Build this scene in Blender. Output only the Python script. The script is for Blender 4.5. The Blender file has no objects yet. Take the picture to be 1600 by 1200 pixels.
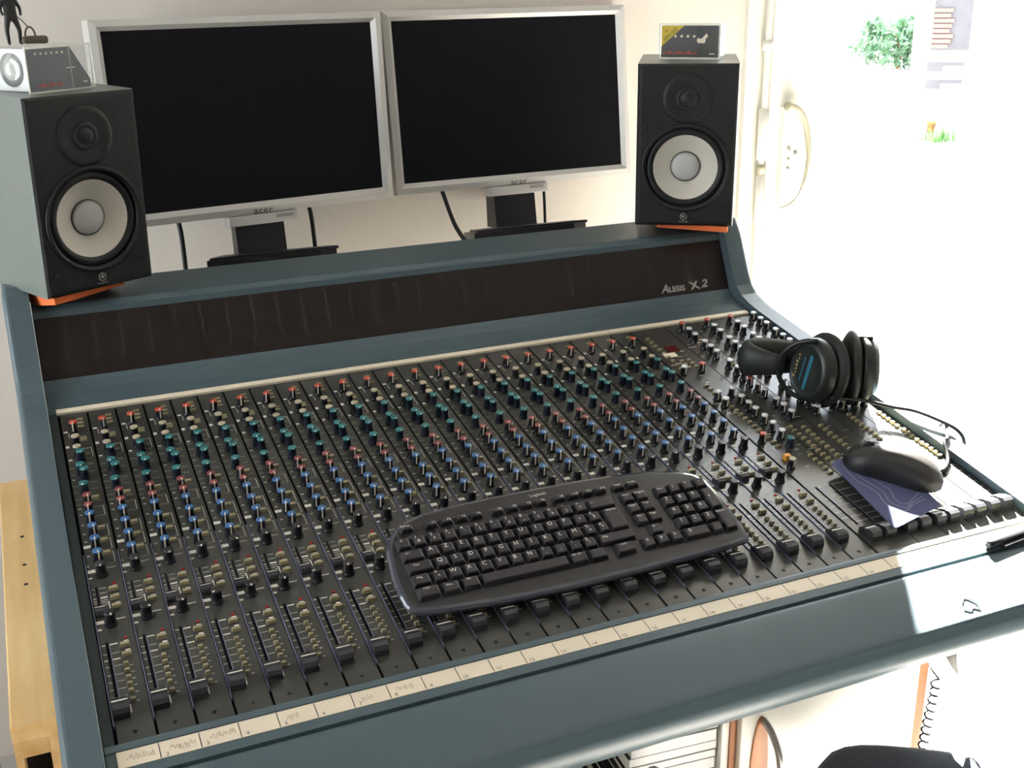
import bpy, bmesh, math, random
from math import sin, cos, pi, radians
from mathutils import Vector, Matrix, Euler

random.seed(7)
scene = bpy.context.scene
COL = scene.collection

# ------------------------------------------------------------------ camera
cam_d = bpy.data.cameras.new('camera')
cam = bpy.data.objects.new('camera', cam_d)
COL.objects.link(cam)
cam_d.sensor_width = 36.0
cam_d.lens = 40.577
cam_d.clip_start = 0.05
cam_d.clip_end = 300
cam.matrix_world = Matrix((
    (0.91584, 0.145743, -0.374159, -0.01572),
    (-0.401294, 0.299424, -0.865626, -0.98685),
    (-0.014126, 0.942923, 0.332711, 1.45805),
    (0, 0, 0, 1)))
scene.camera = cam

# ------------------------------------------------------------------ light
SKY = 6.0
SUN = 175.0
world = bpy.data.worlds.new('sky')
scene.world = world
world.use_nodes = True
bg = world.node_tree.nodes['Background']
bg.inputs[0].default_value = (0.86, 0.93, 1.0, 1)
bg.inputs[1].default_value = SKY
sun_d = bpy.data.lights.new('sun', 'SUN')
sun_d.energy = SUN
sun_d.angle = radians(0.53)
sun_d.color = (1.0, 0.97, 0.92)
sun = bpy.data.objects.new('sun', sun_d)
COL.objects.link(sun)
sun.rotation_euler = Vector((-0.425, -0.708, -0.563)).to_track_quat('-Z', 'Y').to_euler()


def portal(name, loc, direction, w, h):
    d = bpy.data.lights.new(name, 'AREA')
    d.shape = 'RECTANGLE'
    d.size = w
    d.size_y = h
    d.cycles.is_portal = True
    o = bpy.data.objects.new(name, d)
    COL.objects.link(o)
    o.location = loc
    o.rotation_euler = Vector(direction).to_track_quat('-Z', 'Z').to_euler()


portal('door_portal', (2.115, 1.36, 1.15), (0, -1, 0), 1.0, 2.34)
portal('window_portal', (-1.43, 0.25, 1.375), (1, 0, 0), 1.40, 1.35)

scene.view_settings.view_transform = 'Standard'
scene.view_settings.look = 'None'
scene.view_settings.gamma = 1.0
scene.view_settings.exposure = 0.48
scene.view_settings.use_curve_mapping = False
try:
    scene.cycles.use_denoising = True
    scene.cycles.use_adaptive_sampling = False
    scene.cycles.blur_glossy = 1.5
    scene.cycles.sample_clamp_indirect = 12.0
    scene.cycles.max_bounces = 10
    scene.cycles.diffuse_bounces = 5
    scene.cycles.caustics_reflective = False
    scene.cycles.caustics_refractive = False
except Exception:
    pass

# ------------------------------------------------------------------ materials
MATS = {}


def mat(name, col, rough=0.5, metal=0.0, spec=0.5, noise=None, bump=0.0, bscale=200.0, coat=0.0,
        trans=0.0, emit=None, ior=1.45, alpha=1.0):
    m = bpy.data.materials.new(name)
    m.use_nodes = True
    nt = m.node_tree
    b = nt.nodes['Principled BSDF']
    b.inputs['Base Color'].default_value = (*col, 1)
    b.inputs['Roughness'].default_value = rough
    b.inputs['Metallic'].default_value = metal
    b.inputs['Specular IOR Level'].default_value = spec
    b.inputs['Coat Weight'].default_value = coat
    b.inputs['Transmission Weight'].default_value = trans
    b.inputs['IOR'].default_value = ior
    b.inputs['Alpha'].default_value = alpha
    if emit:
        b.inputs['Emission Color'].default_value = (*emit[0], 1)
        b.inputs['Emission Strength'].default_value = emit[1]
    if noise or bump:
        tc = nt.nodes.new('ShaderNodeTexCoord')
        nz = nt.nodes.new('ShaderNodeTexNoise')
        nz.inputs['Scale'].default_value = bscale
        nz.inputs['Detail'].default_value = 4
        nt.links.new(tc.outputs['Object'], nz.inputs['Vector'])
        if noise:
            mx = nt.nodes.new('ShaderNodeMix')
            mx.data_type = 'RGBA'
            mx.inputs[6].default_value = (*[c * (1 - noise) for c in col], 1)
            mx.inputs[7].default_value = (*[min(1, c * (1 + noise)) for c in col], 1)
            nt.links.new(nz.outputs['Fac'], mx.inputs[0])
            nt.links.new(mx.outputs[2], b.inputs['Base Color'])
        if bump:
            bp = nt.nodes.new('ShaderNodeBump')
            bp.inputs['Strength'].default_value = bump
            bp.inputs['Distance'].default_value = 0.002
            nt.links.new(nz.outputs['Fac'], bp.inputs['Height'])
            nt.links.new(bp.outputs['Normal'], b.inputs['Normal'])
    MATS[name] = m
    return m


def wood(name, c1, c2, scale=(1, 14, 14), rough=0.45):
    m = bpy.data.materials.new(name)
    m.use_nodes = True
    nt = m.node_tree
    b = nt.nodes['Principled BSDF']
    tc = nt.nodes.new('ShaderNodeTexCoord')
    mp = nt.nodes.new('ShaderNodeMapping')
    mp.inputs['Scale'].default_value = scale
    nz = nt.nodes.new('ShaderNodeTexNoise')
    nz.inputs['Scale'].default_value = 3.0
    nz.inputs['Detail'].default_value = 6
    cr = nt.nodes.new('ShaderNodeValToRGB')
    cr.color_ramp.elements[0].color = (*c1, 1)
    cr.color_ramp.elements[0].position = 0.35
    cr.color_ramp.elements[1].color = (*c2, 1)
    cr.color_ramp.elements[1].position = 0.65
    nt.links.new(tc.outputs['Object'], mp.inputs['Vector'])
    nt.links.new(mp.outputs['Vector'], nz.inputs['Vector'])
    nt.links.new(nz.outputs['Fac'], cr.inputs['Fac'])
    nt.links.new(cr.outputs['Color'], b.inputs['Base Color'])
    b.inputs['Roughness'].default_value = rough
    MATS[name] = m
    return m


M_wall = mat('wall_paint', (0.71, 0.655, 0.58), 0.85, noise=0.03, bump=0.15, bscale=60)
M_wall_b = mat('wall_paint_slate', (0.26, 0.27, 0.29), 0.85, noise=0.03, bscale=20)
M_ceil = mat('ceiling_paint', (0.36, 0.36, 0.36), 0.9, noise=0.02, bscale=8)
M_floor = mat('floor_tile', (0.40, 0.385, 0.36), 0.35, noise=0.1, bscale=6)
M_bone = mat('bone_plastic', (0.40, 0.38, 0.27), 0.4, noise=0.03, bscale=10)
M_white = mat('white_lacquer', (0.84, 0.82, 0.74), 0.35, noise=0.02, bscale=10)
M_teal = mat('console_paint', (0.076, 0.112, 0.126), 0.38, noise=0.05, bump=0.12, bscale=25)
M_teal_d = mat('console_trim', (0.03, 0.045, 0.045), 0.5, noise=0.05, bscale=20)
M_panel = mat('panel_paint', (0.052, 0.052, 0.046), 0.24, noise=0.08, bscale=3)
M_gap = mat('dark_gap', (0.003, 0.003, 0.0035), 0.8, spec=0.1, noise=0.1, bscale=10)
M_rail = mat('rail_glint', (0.17, 0.18, 0.27), 0.3, metal=0.35, noise=0.05, bscale=5)  # fader slot rail, and the painted glint along the dividers
M_smoke = mat('smoked_acrylic', (0.013, 0.0074, 0.0062), 0.34, spec=0.35, noise=0.1, bscale=6)
M_ladder = mat('meter_ladder', (0.024, 0.015, 0.013), 0.25, noise=0.2, bscale=8)
M_strip = mat('write_on_strip', (0.80, 0.70, 0.54), 0.5, noise=0.03, bscale=3)
M_ink = mat('ink', (0.05, 0.045, 0.04), 0.6, noise=0.1, bscale=30)
M_pencil = mat('faded_ink', (0.5, 0.42, 0.32), 0.6, noise=0.1, bscale=30)
M_black = mat('black_plastic', (0.016, 0.015, 0.017), 0.38, noise=0.1, bscale=20)
M_cap = mat('fader_cap_plastic', (0.042, 0.042, 0.046), 0.24, noise=0.08, bscale=6)
M_knob = mat('knob_black', (0.014, 0.014, 0.017), 0.32, noise=0.1, bscale=6)
M_navy = mat('knob_navy', (0.012, 0.016, 0.028), 0.34, noise=0.1, bscale=6)
M_red = mat('cap_red', (0.45, 0.055, 0.022), 0.35, noise=0.05, bscale=6)
M_cream = mat('cap_cream', (0.42, 0.36, 0.25), 0.35, noise=0.05, bscale=6)
M_tealcap = mat('cap_teal', (0.022, 0.155, 0.165), 0.3, noise=0.05, bscale=6)
M_plum = mat('cap_plum', (0.21, 0.045, 0.045), 0.35, noise=0.05, bscale=6)
M_blue = mat('cap_blue', (0.035, 0.12, 0.29), 0.3, noise=0.05, bscale=6)
M_skycap = mat('cap_sky_glint', (0.62, 0.63, 0.64), 0.22, noise=0.05, bscale=6)  # sky reflection on the knob tops put into a whitish cap colour
M_orange = mat('cap_orange', (0.75, 0.33, 0.03), 0.35, noise=0.05, bscale=6)
M_line = mat('pointer_white', (0.72, 0.64, 0.55), 0.5, noise=0.03, bscale=10)
M_print = mat('panel_print', (0.33, 0.32, 0.27), 0.45, noise=0.1, bscale=15)
M_print2 = mat('panel_print_bright', (0.70, 0.67, 0.60), 0.45, noise=0.1, bscale=15)
M_olive = mat('panel_print_olive', (0.11, 0.115, 0.06), 0.45, noise=0.1, bscale=15)
M_button = mat('button_beige', (0.30, 0.26, 0.15), 0.4, noise=0.08, bscale=5)
M_led = mat('red_led', (0.5, 0.03, 0.02), 0.25, noise=0.1, bscale=5)
M_display = mat('display_red', (0.09, 0.010, 0.012), 0.2, noise=0.1, bscale=5)
M_silver = mat('silver_plastic', (0.60, 0.58, 0.54), 0.35, metal=0.15, noise=0.02, bscale=10)
M_screen = mat('lcd_screen', (0.004, 0.0035, 0.005), 0.30, spec=0.3, noise=0.1, bscale=4)
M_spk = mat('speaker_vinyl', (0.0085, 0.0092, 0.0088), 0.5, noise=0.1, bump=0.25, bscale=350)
M_spk_sheen = mat('speaker_sheen', (0.145, 0.165, 0.148), 0.34, noise=0.06, bump=0.15, bscale=300)  # black vinyl's window sheen put into a lighter grey for sides and top
M_cone = mat('speaker_cone', (0.62, 0.58, 0.50), 0.55, noise=0.03, bscale=30)
M_dust = mat('dust_cap', (0.52, 0.52, 0.50), 0.45, noise=0.03, bscale=30)
M_rubber = mat('rubber', (0.010, 0.010, 0.011), 0.55, noise=0.1, bscale=30)
M_foam = mat('orange_foam', (0.75, 0.17, 0.05), 0.9, noise=0.15, bump=0.6, bscale=120)
M_clear = bpy.data.materials.new('clear_plastic')
M_clear.use_nodes = True
_nt = M_clear.node_tree
_nt.nodes.clear()
_o = _nt.nodes.new('ShaderNodeOutputMaterial')
_mx = _nt.nodes.new('ShaderNodeMixShader')
_tr = _nt.nodes.new('ShaderNodeBsdfTransparent')
_tr.inputs[0].default_value = (0.96, 0.97, 0.97, 1)
_gl = _nt.nodes.new('ShaderNodeBsdfGlossy')
_gl.inputs['Roughness'].default_value = 0.06
_mx.inputs[0].default_value = 0.045
_nt.links.new(_tr.outputs[0], _mx.inputs[1])
_nt.links.new(_gl.outputs[0], _mx.inputs[2])
_nt.links.new(_mx.outputs[0], _o.inputs[0])
M_card = mat('dark_card', (0.045, 0.048, 0.052), 0.4, noise=0.3, bscale=25)
M_cardred = mat('card_red', (0.38, 0.06, 0.03), 0.5, noise=0.3, bscale=120)
M_yellow = mat('yellow_corner', (0.85, 0.60, 0.02), 0.5, noise=0.04, bscale=20)
M_disc = mat('disc_silver', (0.8, 0.83, 0.82), 0.18, metal=0.8, noise=0.05, bscale=20)
M_fig = mat('figurine_dark', (0.016, 0.015, 0.015), 0.5, noise=0.2, bscale=60)
M_weight = mat('weight_bronze', (0.13, 0.11, 0.07), 0.5, noise=0.2, bscale=60)
M_key = mat('key_black', (0.026, 0.023, 0.026), 0.33, noise=0.08, bscale=3)
M_kbody = mat('keyboard_body', (0.020, 0.018, 0.018), 0.30, noise=0.08, bscale=2)
M_krim = mat('keyboard_rim', (0.045, 0.048, 0.065), 0.10, noise=0.05, bscale=2, coat=0.6)
M_legend = mat('key_legend', (0.75, 0.72, 0.66), 0.5, noise=0.02, bscale=5)
M_pad = mat('mouse_pad_cloth', (0.085, 0.095, 0.20), 0.8, noise=0.08, bscale=4)
M_padline = mat('mouse_pad_line', (0.24, 0.24, 0.36), 0.8, noise=0.05, bscale=4)
M_mouse = mat('mouse_shell', (0.035, 0.033, 0.030), 0.25, noise=0.08, bscale=3)
M_moused = mat('mouse_side', (0.012, 0.012, 0.014), 0.45, noise=0.08, bscale=3)
M_hp = mat('headphone_plastic', (0.016, 0.019, 0.016), 0.38, noise=0.1, bscale=3)
M_hppad = mat('headphone_leather', (0.014, 0.017, 0.014), 0.5, noise=0.1, bump=0.3, bscale=20)
M_hpblue = mat('headphone_stripe', (0.02, 0.13, 0.18), 0.4, noise=0.1, bscale=6)
M_hpgold = mat('headphone_print', (0.30, 0.24, 0.10), 0.4, noise=0.1, bscale=6)
M_cord = mat('cord_black', (0.012, 0.013, 0.013), 0.4, noise=0.1, bscale=40)
M_emb = mat('emblem_silver', (0.45, 0.42, 0.38), 0.3, metal=0.6, noise=0.05, bscale=60)
M_pine = wood('pine', (0.66, 0.40, 0.15), (0.80, 0.54, 0.25), (14, 1.2, 14))
M_edge = wood('beech_edge', (0.40, 0.15, 0.05), (0.50, 0.20, 0.07), (16, 16, 1))
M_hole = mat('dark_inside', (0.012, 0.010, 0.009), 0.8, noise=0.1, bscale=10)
M_paper = mat('paper', (0.90, 0.89, 0.87), 0.7, noise=0.03, bscale=80)
M_gfab = mat('grey_fabric', (0.16, 0.16, 0.14), 0.8, noise=0.1, bscale=40)
M_chair = mat('chair_fabric', (0.055, 0.065, 0.09), 0.85, noise=0.12, bump=0.4, bscale=160)
M_ground = mat('terrace_gravel', (0.27, 0.26, 0.24), 0.9, noise=0.15, bscale=3)
M_leaf = mat('bush_leaf', (0.075, 0.15, 0.085), 0.6, noise=0.35, bscale=8)
M_grass = mat('grass_blade', (0.10, 0.24, 0.06), 0.6, noise=0.3, bscale=8)
M_stone = mat('rendered_stone', (0.60, 0.56, 0.52), 0.9, noise=0.2, bscale=5)
M_brick = mat('brick_red', (0.20, 0.09, 0.08), 0.85, noise=0.3, bscale=9)
M_slate = mat('slate_dark', (0.07, 0.07, 0.08), 0.8, noise=0.2, bscale=9)
M_terra = mat('terracotta', (0.30, 0.15, 0.05), 0.8, noise=0.2, bscale=9)
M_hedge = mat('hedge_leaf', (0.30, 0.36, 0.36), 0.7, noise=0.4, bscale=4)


# ------------------------------------------------------------------ mesh helpers
class MB:
    """collects shapes, then links them as one mesh object"""

    def __init__(self):
        self.v, self.f, self.m, self.mats, self.sm = [], [], [], [], []

    def mi(self, m):
        if m not in self.mats:
            self.mats.append(m)
        return self.mats.index(m)

    def add(self, vs, fs, m, smooth=False, M=None):
        o = len(self.v)
        k = self.mi(m)
        for p in vs:
            p = Vector(p)
            if M is not None:
                p = M @ p
            self.v.append(tuple(p))
        for f in fs:
            self.f.append(tuple(i + o for i in f))
            self.m.append(k)
            self.sm.append(smooth)
        return self

    def box(self, x0, x1, y0, y1, z0, z1, m, M=None):
        vs = [(x, y, z) for z in (z0, z1) for y in (y0, y1) for x in (x0, x1)]
        fs = [(0, 2, 3, 1), (4, 5, 7, 6), (0, 1, 5, 4), (2, 6, 7, 3), (0, 4, 6, 2), (1, 3, 7, 5)]
        return self.add(vs, fs, m, False, M)

    def frustum(self, x0, x1, y0, y1, z0, z1, ins, m, M=None, iy=None):
        """box whose top is inset; a chamfered button or key"""
        iy = ins if iy is None else iy
        vs = [(x0, y0, z0), (x1, y0, z0), (x1, y1, z0), (x0, y1, z0),
              (x0 + ins, y0 + iy, z1), (x1 - ins, y0 + iy, z1), (x1 - ins, y1 - iy, z1), (x0 + ins, y1 - iy, z1)]
        fs = [(3, 2, 1, 0), (4, 5, 6, 7), (0, 1, 5, 4), (1, 2, 6, 5), (2, 3, 7, 6), (3, 0, 4, 7)]
        return self.add(vs, fs, m, False, M)

    def cbox(self, x0, x1, y0, y1, z0, z1, b, m, M=None):
        """box with chamfered edges all round"""
        bm = bmesh.new()
        bmesh.ops.create_cube(bm, size=1)
        for v in bm.verts:
            v.co = Vector(((x0 + x1) / 2 + v.co.x * (x1 - x0), (y0 + y1) / 2 + v.co.y * (y1 - y0), (z0 + z1) / 2 + v.co.z * (z1 - z0)))
        bmesh.ops.bevel(bm, geom=bm.edges[:], offset=b, segments=2, affect='EDGES', profile=0.6)
        return self.from_bm(bm, m, M)

    def from_bm(self, bm, m, M=None, smooth=False):
        bm.verts.index_update()
        vs = [v.co.copy() for v in bm.verts]
        fs = [[v.index for v in f.verts] for f in bm.faces]
        bm.free()
        return self.add(vs, fs, m, smooth, M)

    def quad(self, x0, x1, y0, y1, z, m, M=None):
        return self.add([(x0, y0, z), (x1, y0, z), (x1, y1, z), (x0, y1, z)], [(0, 1, 2, 3)], m, False, M)

    def prism(self, prof, x0, x1, m, M=None, axis='x'):
        """profile of (y,z) pairs swept along x"""
        n = len(prof)
        if axis == 'x':
            vs = [(x0, y, z) for y, z in prof] + [(x1, y, z) for y, z in prof]
        elif axis == 'z':
            vs = [(a, b, x0) for a, b in prof] + [(a, b, x1) for a, b in prof]
        else:
            vs = [(a, x0, b) for a, b in prof] + [(a, x1, b) for a, b in prof]
        fs = [(i, (i + 1) % n, n + (i + 1) % n, n + i) for i in range(n)]
        fs += [tuple(range(n - 1, -1, -1)), tuple(range(n, 2 * n))]
        return self.add(vs, fs, m, False, M)

    def lathe(self, prof, n, mats, M=None, smooth=True, cap=True):
        """profile of (r,z); mats is one material or one per ring"""
        k = len(prof)
        vs = []
        for r, z in prof:
            for i in range(n):
                a = 2 * pi * i / n
                vs.append((r * cos(a), r * sin(a), z))
        one = not isinstance(mats, (list, tuple))
        base = len(self.v)
        for p in vs:
            p = Vector(p)
            if M is not None:
                p = M @ p
            self.v.append(tuple(p))
        for j in range(k - 1):
            mm = mats if one else mats[j]
            for i in range(n):
                i2 = (i + 1) % n
                self.f.append((base + j * n + i, base + j * n + i2, base + (j + 1) * n + i2, base + (j + 1) * n + i))
                self.m.append(self.mi(mm))
                self.sm.append(smooth)
        if cap:
            self.f.append(tuple(base + (k - 1) * n + i for i in range(n)))
            self.m.append(self.mi(mats if one else mats[-1]))
            self.sm.append(False)
            self.f.append(tuple(base + n - 1 - i for i in range(n)))
            self.m.append(self.mi(mats if one else mats[0]))
            self.sm.append(False)
        return self

    def tube(self, pts, r, n, m, M=None, closed=False):
        P = [Vector(p) for p in pts]
        k = len(P)
        vs = []
        up = Vector((0, 0, 1))
        last = None
        for i, p in enumerate(P):
            if closed:
                t = P[(i + 1) % k] - P[i - 1]
            else:
                t = P[min(i + 1, k - 1)] - P[max(i - 1, 0)]
            t.normalize()
            if last is None:
                a = t.orthogonal().normalized()
            else:
                a = (last - t * last.dot(t))
                a = a.normalized() if a.length > 1e-6 else t.orthogonal().normalized()
            last = a
            b = t.cross(a)
            rr = r[i] if isinstance(r, (list, tuple)) else r
            for j in range(n):
                w = 2 * pi * j / n
                vs.append(p + a * (rr * cos(w)) + b * (rr * sin(w)))
        fs = []
        for i in range(k if closed else k - 1):
            i2 = (i + 1) % k
            for j in range(n):
                j2 = (j + 1) % n
                fs.append((i * n + j, i * n + j2, i2 * n + j2, i2 * n + j))
        if not closed:
            fs.append(tuple(range(n - 1, -1, -1)))
            fs.append(tuple((k - 1) * n + j for j in range(n)))
        return self.add(vs, fs, m, True, M)

    def mesh(self, name):
        me = bpy.data.meshes.new(name)
        me.from_pydata(self.v, [], self.f)
        for m in self.mats:
            me.materials.append(m)
        me.polygons.foreach_set('material_index', self.m)
        me.polygons.foreach_set('use_smooth', self.sm)
        me.validate()
        bm = bmesh.new()
        bm.from_mesh(me)
        bmesh.ops.recalc_face_normals(bm, faces=bm.faces[:])
        bm.to_mesh(me)
        bm.free()
        return me

    def build(self, name, parent=None, loc=None, rot=None):
        return put(name, self.mesh(name), parent, loc, rot)


def put(name, data, parent=None, loc=None, rot=None, scale=None):
    o = bpy.data.objects.new(name, data)
    COL.objects.link(o)
    if parent is not None:
        o.parent = parent
    if loc is not None:
        o.location = loc
    if rot is not None:
        o.rotation_euler = rot
    if scale is not None:
        o.scale = scale
    return o


def thing(name, label, cat, loc=(0, 0, 0), rot=(0, 0, 0), group=None, scale=None):
    o = put(name, None, None, loc, rot, scale)
    return tag(o, label, cat, group)


def tag(o, label, cat, group=None):
    o['label'] = label
    o['category'] = cat
    if group:
        o['group'] = group
    return o


def structure(o):
    o['kind'] = 'structure'
    return o


def stuff(o):
    o['kind'] = 'stuff'
    return o


TEXTS = {}


def text(name, body, size, m, parent, loc, rot=(0, 0, 0), shear=0.0, align='CENTER', ext=0.0, sx=1.0, bold=0.0):
    c = bpy.data.curves.new(name, 'FONT')
    c.body = body
    c.size = size
    c.align_x = align
    c.align_y = 'CENTER'
    c.shear = shear
    c.extrude = ext
    c.offset = bold
    c.resolution_u = 2
    c.materials.append(m)
    key_ = (body, size, m.name, shear, align, ext, bold)
    if key_ not in TEXTS:
        tmp = bpy.data.objects.new('lettering_source', c)
        TEXTS[key_] = bpy.data.meshes.new_from_object(tmp)
        TEXTS[key_].name = name
        bpy.data.objects.remove(tmp)
    return put(name, TEXTS[key_], parent, loc, rot, (sx, 1, 1))


def smooth_path(pts, n=8):
    """Catmull-Rom through the points"""
    P = [Vector(p) for p in pts]
    out = []
    for i in range(len(P) - 1):
        p0, p1, p2, p3 = P[max(i - 1, 0)], P[i], P[i + 1], P[min(i + 2, len(P) - 1)]
        for k in range(n):
            t = k / n
            out.append(0.5 * ((2 * p1) + (p2 - p0) * t + (2 * p0 - 5 * p1 + 4 * p2 - p3) * t * t + (3 * p1 - p0 - 3 * p2 + p3) * t ** 3))
    out.append(P[-1])
    return out


# panel frame: one unit is one channel width; u to the right, v to the back, z off the panel
S = 0.0366
TH = math.atan(0.18)
H0 = 0.80
RP = Matrix.Rotation(TH, 4, 'X')
PANEL = Matrix.Translation((0, 0, H0)) @ RP @ Matrix.Scale(S, 4)
PINV = PANEL.inverted()


def panel_thing(name, label, cat, u=0, v=0, z=0, yaw=0.0):
    o = thing(name, label, cat, scale=(S, S, S))
    o.location = PANEL @ Vector((u, v, z))
    o.rotation_euler = (RP @ Matrix.Rotation(yaw, 4, 'Z')).to_euler()
    return o


def to_panel(x, y, z):
    return PINV @ Vector((x, y, z))


# ------------------------------------------------------------------ room
YW = 1.20          # inner face of the back wall
DX0, DX1, DZ = 1.630, 2.60, 2.32
b = MB()
b.box(-1.45, 1.49, YW, YW + 0.16, 0, 2.6, M_wall)
b.box(1.49, DX1, YW, YW + 0.16, DZ, 2.6, M_wall)
b.box(DX1, 2.95, YW, YW + 0.16, 0, 2.6, M_wall)
structure(b.build('wall_back'))
b = MB()
b.box(-1.45, -1.31, -3.6, -0.45, 0, 2.6, M_wall)
b.box(-1.45, -1.31, 0.95, YW, 0, 2.6, M_wall)
b.box(-1.45, -1.31, -0.45, 0.95, 0, 0.70, M_wall)
b.box(-1.45, -1.31, -0.45, 0.95, 2.05, 2.6, M_wall)
structure(b.build('wall_left'))
b = MB()
b.box(2.8, 2.95, -3.6, YW, 0, 2.6, M_wall_b)
structure(b.build('wall_right'))
b = MB()
b.box(-1.45, 2.95, -3.75, -3.6, 0, 2.6, M_wall_b)
structure(b.build('wall_front'))
b = MB()
b.box(-1.45, 2.95, -3.75, YW + 0.16, 2.6, 2.75, M_ceil)
structure(b.build('ceiling'))
b = MB()
b.box(-1.45, 2.95, -3.75, YW + 0.16, -0.1, 0, M_floor)
structure(b.build('floor'))
# left window frame (lights the left cheek)
w = put('window_1', None)
structure(w)
b = MB()
for y0, y1, z0, z1 in ((-0.45, -0.40, 0.70, 2.05), (0.90, 0.95, 0.70, 2.05), (-0.40, 0.90, 0.70, 0.75), (-0.40, 0.90, 2.00, 2.05), (0.20, 0.25, 0.75, 2.00)):
    b.box(-1.41, -1.35, y0, y1, z0, z1, M_white)
structure(b.build('window_frame', w))

# door frame with its bolt rod and pull
d = structure(put('door_1', None))
b = MB()
b.box(1.49, 1.545, YW - 0.012, YW + 0.16, 0, DZ, M_white)
b.cbox(1.545, DX0, YW - 0.03, YW + 0.05, 0, DZ, 0.006, M_white)
b.box(1.545, DX0, YW + 0.05, YW + 0.16, 0, DZ, M_white)
b.box(DX1 - 0.04, DX1, YW - 0.02, YW + 0.16, 0, DZ, M_white)
b.box(DX0, DX1 - 0.04, YW - 0.02, YW + 0.16, DZ - 0.05, DZ, M_white)
b.build('door_frame', d)
b = MB()
b.tube([(1.531, YW - 0.03, 0.10), (1.531, YW - 0.03, 2.25)], 0.0065, 10, M_white)
b.tube([(1.531, YW - 0.03, 1.065), (1.531, YW - 0.03, 1.175)], 0.0115, 12, M_white)
b.tube([(1.531, YW - 0.03, 1.035), (1.531, YW - 0.03, 1.055)], 0.010, 12, M_bone)
b.tube([(1.531, YW - 0.03, 0.92), (1.531, YW - 0.03, 1.03)], 0.0095, 12, M_white)
b.tube([(1.531, YW - 0.03, 1.3), (1.531, YW - 0.03, 1.32)], 0.0115, 12, M_white)
b.build('bolt_rod', d)
b = MB()
# bow shaped pull: flat D plate with a raised rim
rim = []
plate = []
for i in range(25):
    t = -pi / 2 + pi * i / 24
    rim.append((1.572 + 0.068 * max(0, cos(t)) ** 0.85, YW - 0.055, 1.070 + 0.112 * sin(t)))
    plate.append((1.572 + 0.064 * max(0, cos(t)) ** 0.85, 1.070 + 0.108 * sin(t)))
b.prism(plate, YW - 0.05, YW - 0.03, M_white, axis='y')
b.tube(rim, [0.0022 + 0.0075 * max(0.0, (i - 6) / 18) ** 0.6 if i > 6 else 0.0022 for i in range(25)], 10, M_bone)
hd = b.build('door_handle', d)
for x, z, r in ((1.588, 1.087, 0.0045), (1.588, 1.065, 0.003), (1.588, 1.045, 0.003), (1.606, 1.077, 0.0045)):
    q = MB()
    q.lathe([(r, 0), (r, 0.004), (r * 0.5, 0.005)], 10, M_emb, Matrix.Translation((x, YW - 0.05, z)) @ Matrix.Rotation(pi / 2, 4, 'X'))
    q.build('screw', hd)

# ------------------------------------------------------------------ outside
b = MB()
b.box(-40, 60, YW + 0.16, 90, -0.25, -0.12, M_ground)
structure(b.build('ground'))


def leaf_cloud(mb, c, rad, n, size, m):
    for _ in range(n):
        while True:
            p = Vector((random.uniform(-1, 1), random.uniform(-1, 1), random.uniform(-1, 1)))
            if 0.15 < p.length < 1:
                break
        q = Vector((c[0] + p.x * rad[0], c[1] + p.y * rad[1], c[2] + p.z * rad[2]))
        R = Euler((random.uniform(0, 6.3), random.uniform(0, 6.3), random.uniform(0, 6.3))).to_matrix().to_4x4()
        s = size * random.uniform(0.6, 1.3)
        mb.add([(-s, 0, 0), (0, -s * 0.5, s * 0.1), (s, 0, 0), (0, s * 0.5, s * 0.1)], [(0, 1, 2, 3)], m, False, Matrix.Translation(q) @ R)


CX, CY = -0.016, -0.987


def far(dx, dy, dist):
    k = dist / math.hypot(dx, dy)
    return CX + dx * k, CY + dy * k


gx, gy = far(0.6608, 0.7472, 21.5)
t = thing('garden_bush', 'leafy green bush on the bright terrace, left of the brick arch', 'bush', (gx, gy, -0.12), (0, 0, -0.72))
b = MB()
for c, r, n in (((0, 0, 0.32), (0.85, 0.4, 0.30), 640), ((-0.45, 0, 0.66), (0.16, 0.2, 0.24), 110), ((0.18, 0, 0.58), (0.5, 0.3, 0.28), 300), ((1.0, 0.05, 0.22), (0.28, 0.15, 0.14), 110)):
    leaf_cloud(b, c, r, n, 0.075, M_leaf)
stuff(b.build('foliage', t))
b = MB()
b.tube([(0, 0, 0), (0.02, 0, 0.3), (-0.1, 0.02, 0.7)], [0.03, 0.025, 0.01], 6, M_terra)
b.tube([(0, 0, 0.1), (0.15, 0, 0.4), (0.25, 0.02, 0.6)], [0.025, 0.02, 0.01], 6, M_terra)
b.build('stem', t)

gx, gy = far(0.69, 0.723, 13.5)
yaw = math.atan2(0.69, 0.723) * -1
t = thing('brick_oven', 'pale outdoor masonry oven with a brick arch, out on the terrace', 'oven', (gx, gy, -0.12), (0, 0, yaw))
b = MB()
b.box(-0.38, 0.5, 0.0, 0.8, 0, 1.65, M_stone)
b.prism([(-0.38, 1.65), (0.5, 1.65), (0.3, 2.4), (-0.3, 2.4)], 0.05, 0.75, M_stone, axis='y')
b.build('body', t)
b = MB()
pr = [(-0.19, 0.78)] + [(-0.19 * cos(pi * i / 12), 1.27 + 0.2 * sin(pi * i / 12)) for i in range(13)] + [(0.19, 0.78)]
b.prism(pr, -0.012, 0.01, M_slate, axis='y')
b.build('arch_opening', t)
for k in range(8):
    b = MB()
    z = 0.80 + k * 0.052
    b.cbox(-0.20 + 0.01 * (k % 2), -0.02 + 0.02 * (k % 3), -0.035, 0.01, z, z + 0.040, 0.004, M_brick)
    b.build('brick', t)
for k in range(9):
    b = MB()
    a = pi * (k + 0.5) / 9
    Mx = Matrix.Translation((-0.2 * cos(a), 0, 1.27 + 0.23 * sin(a))) @ Matrix.Rotation(a - pi / 2, 4, 'Y')
    b.cbox(-0.03, 0.03, -0.04, 0.01, -0.035, 0.035, 0.004, M_brick, Mx)
    b.build('brick', t)
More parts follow.
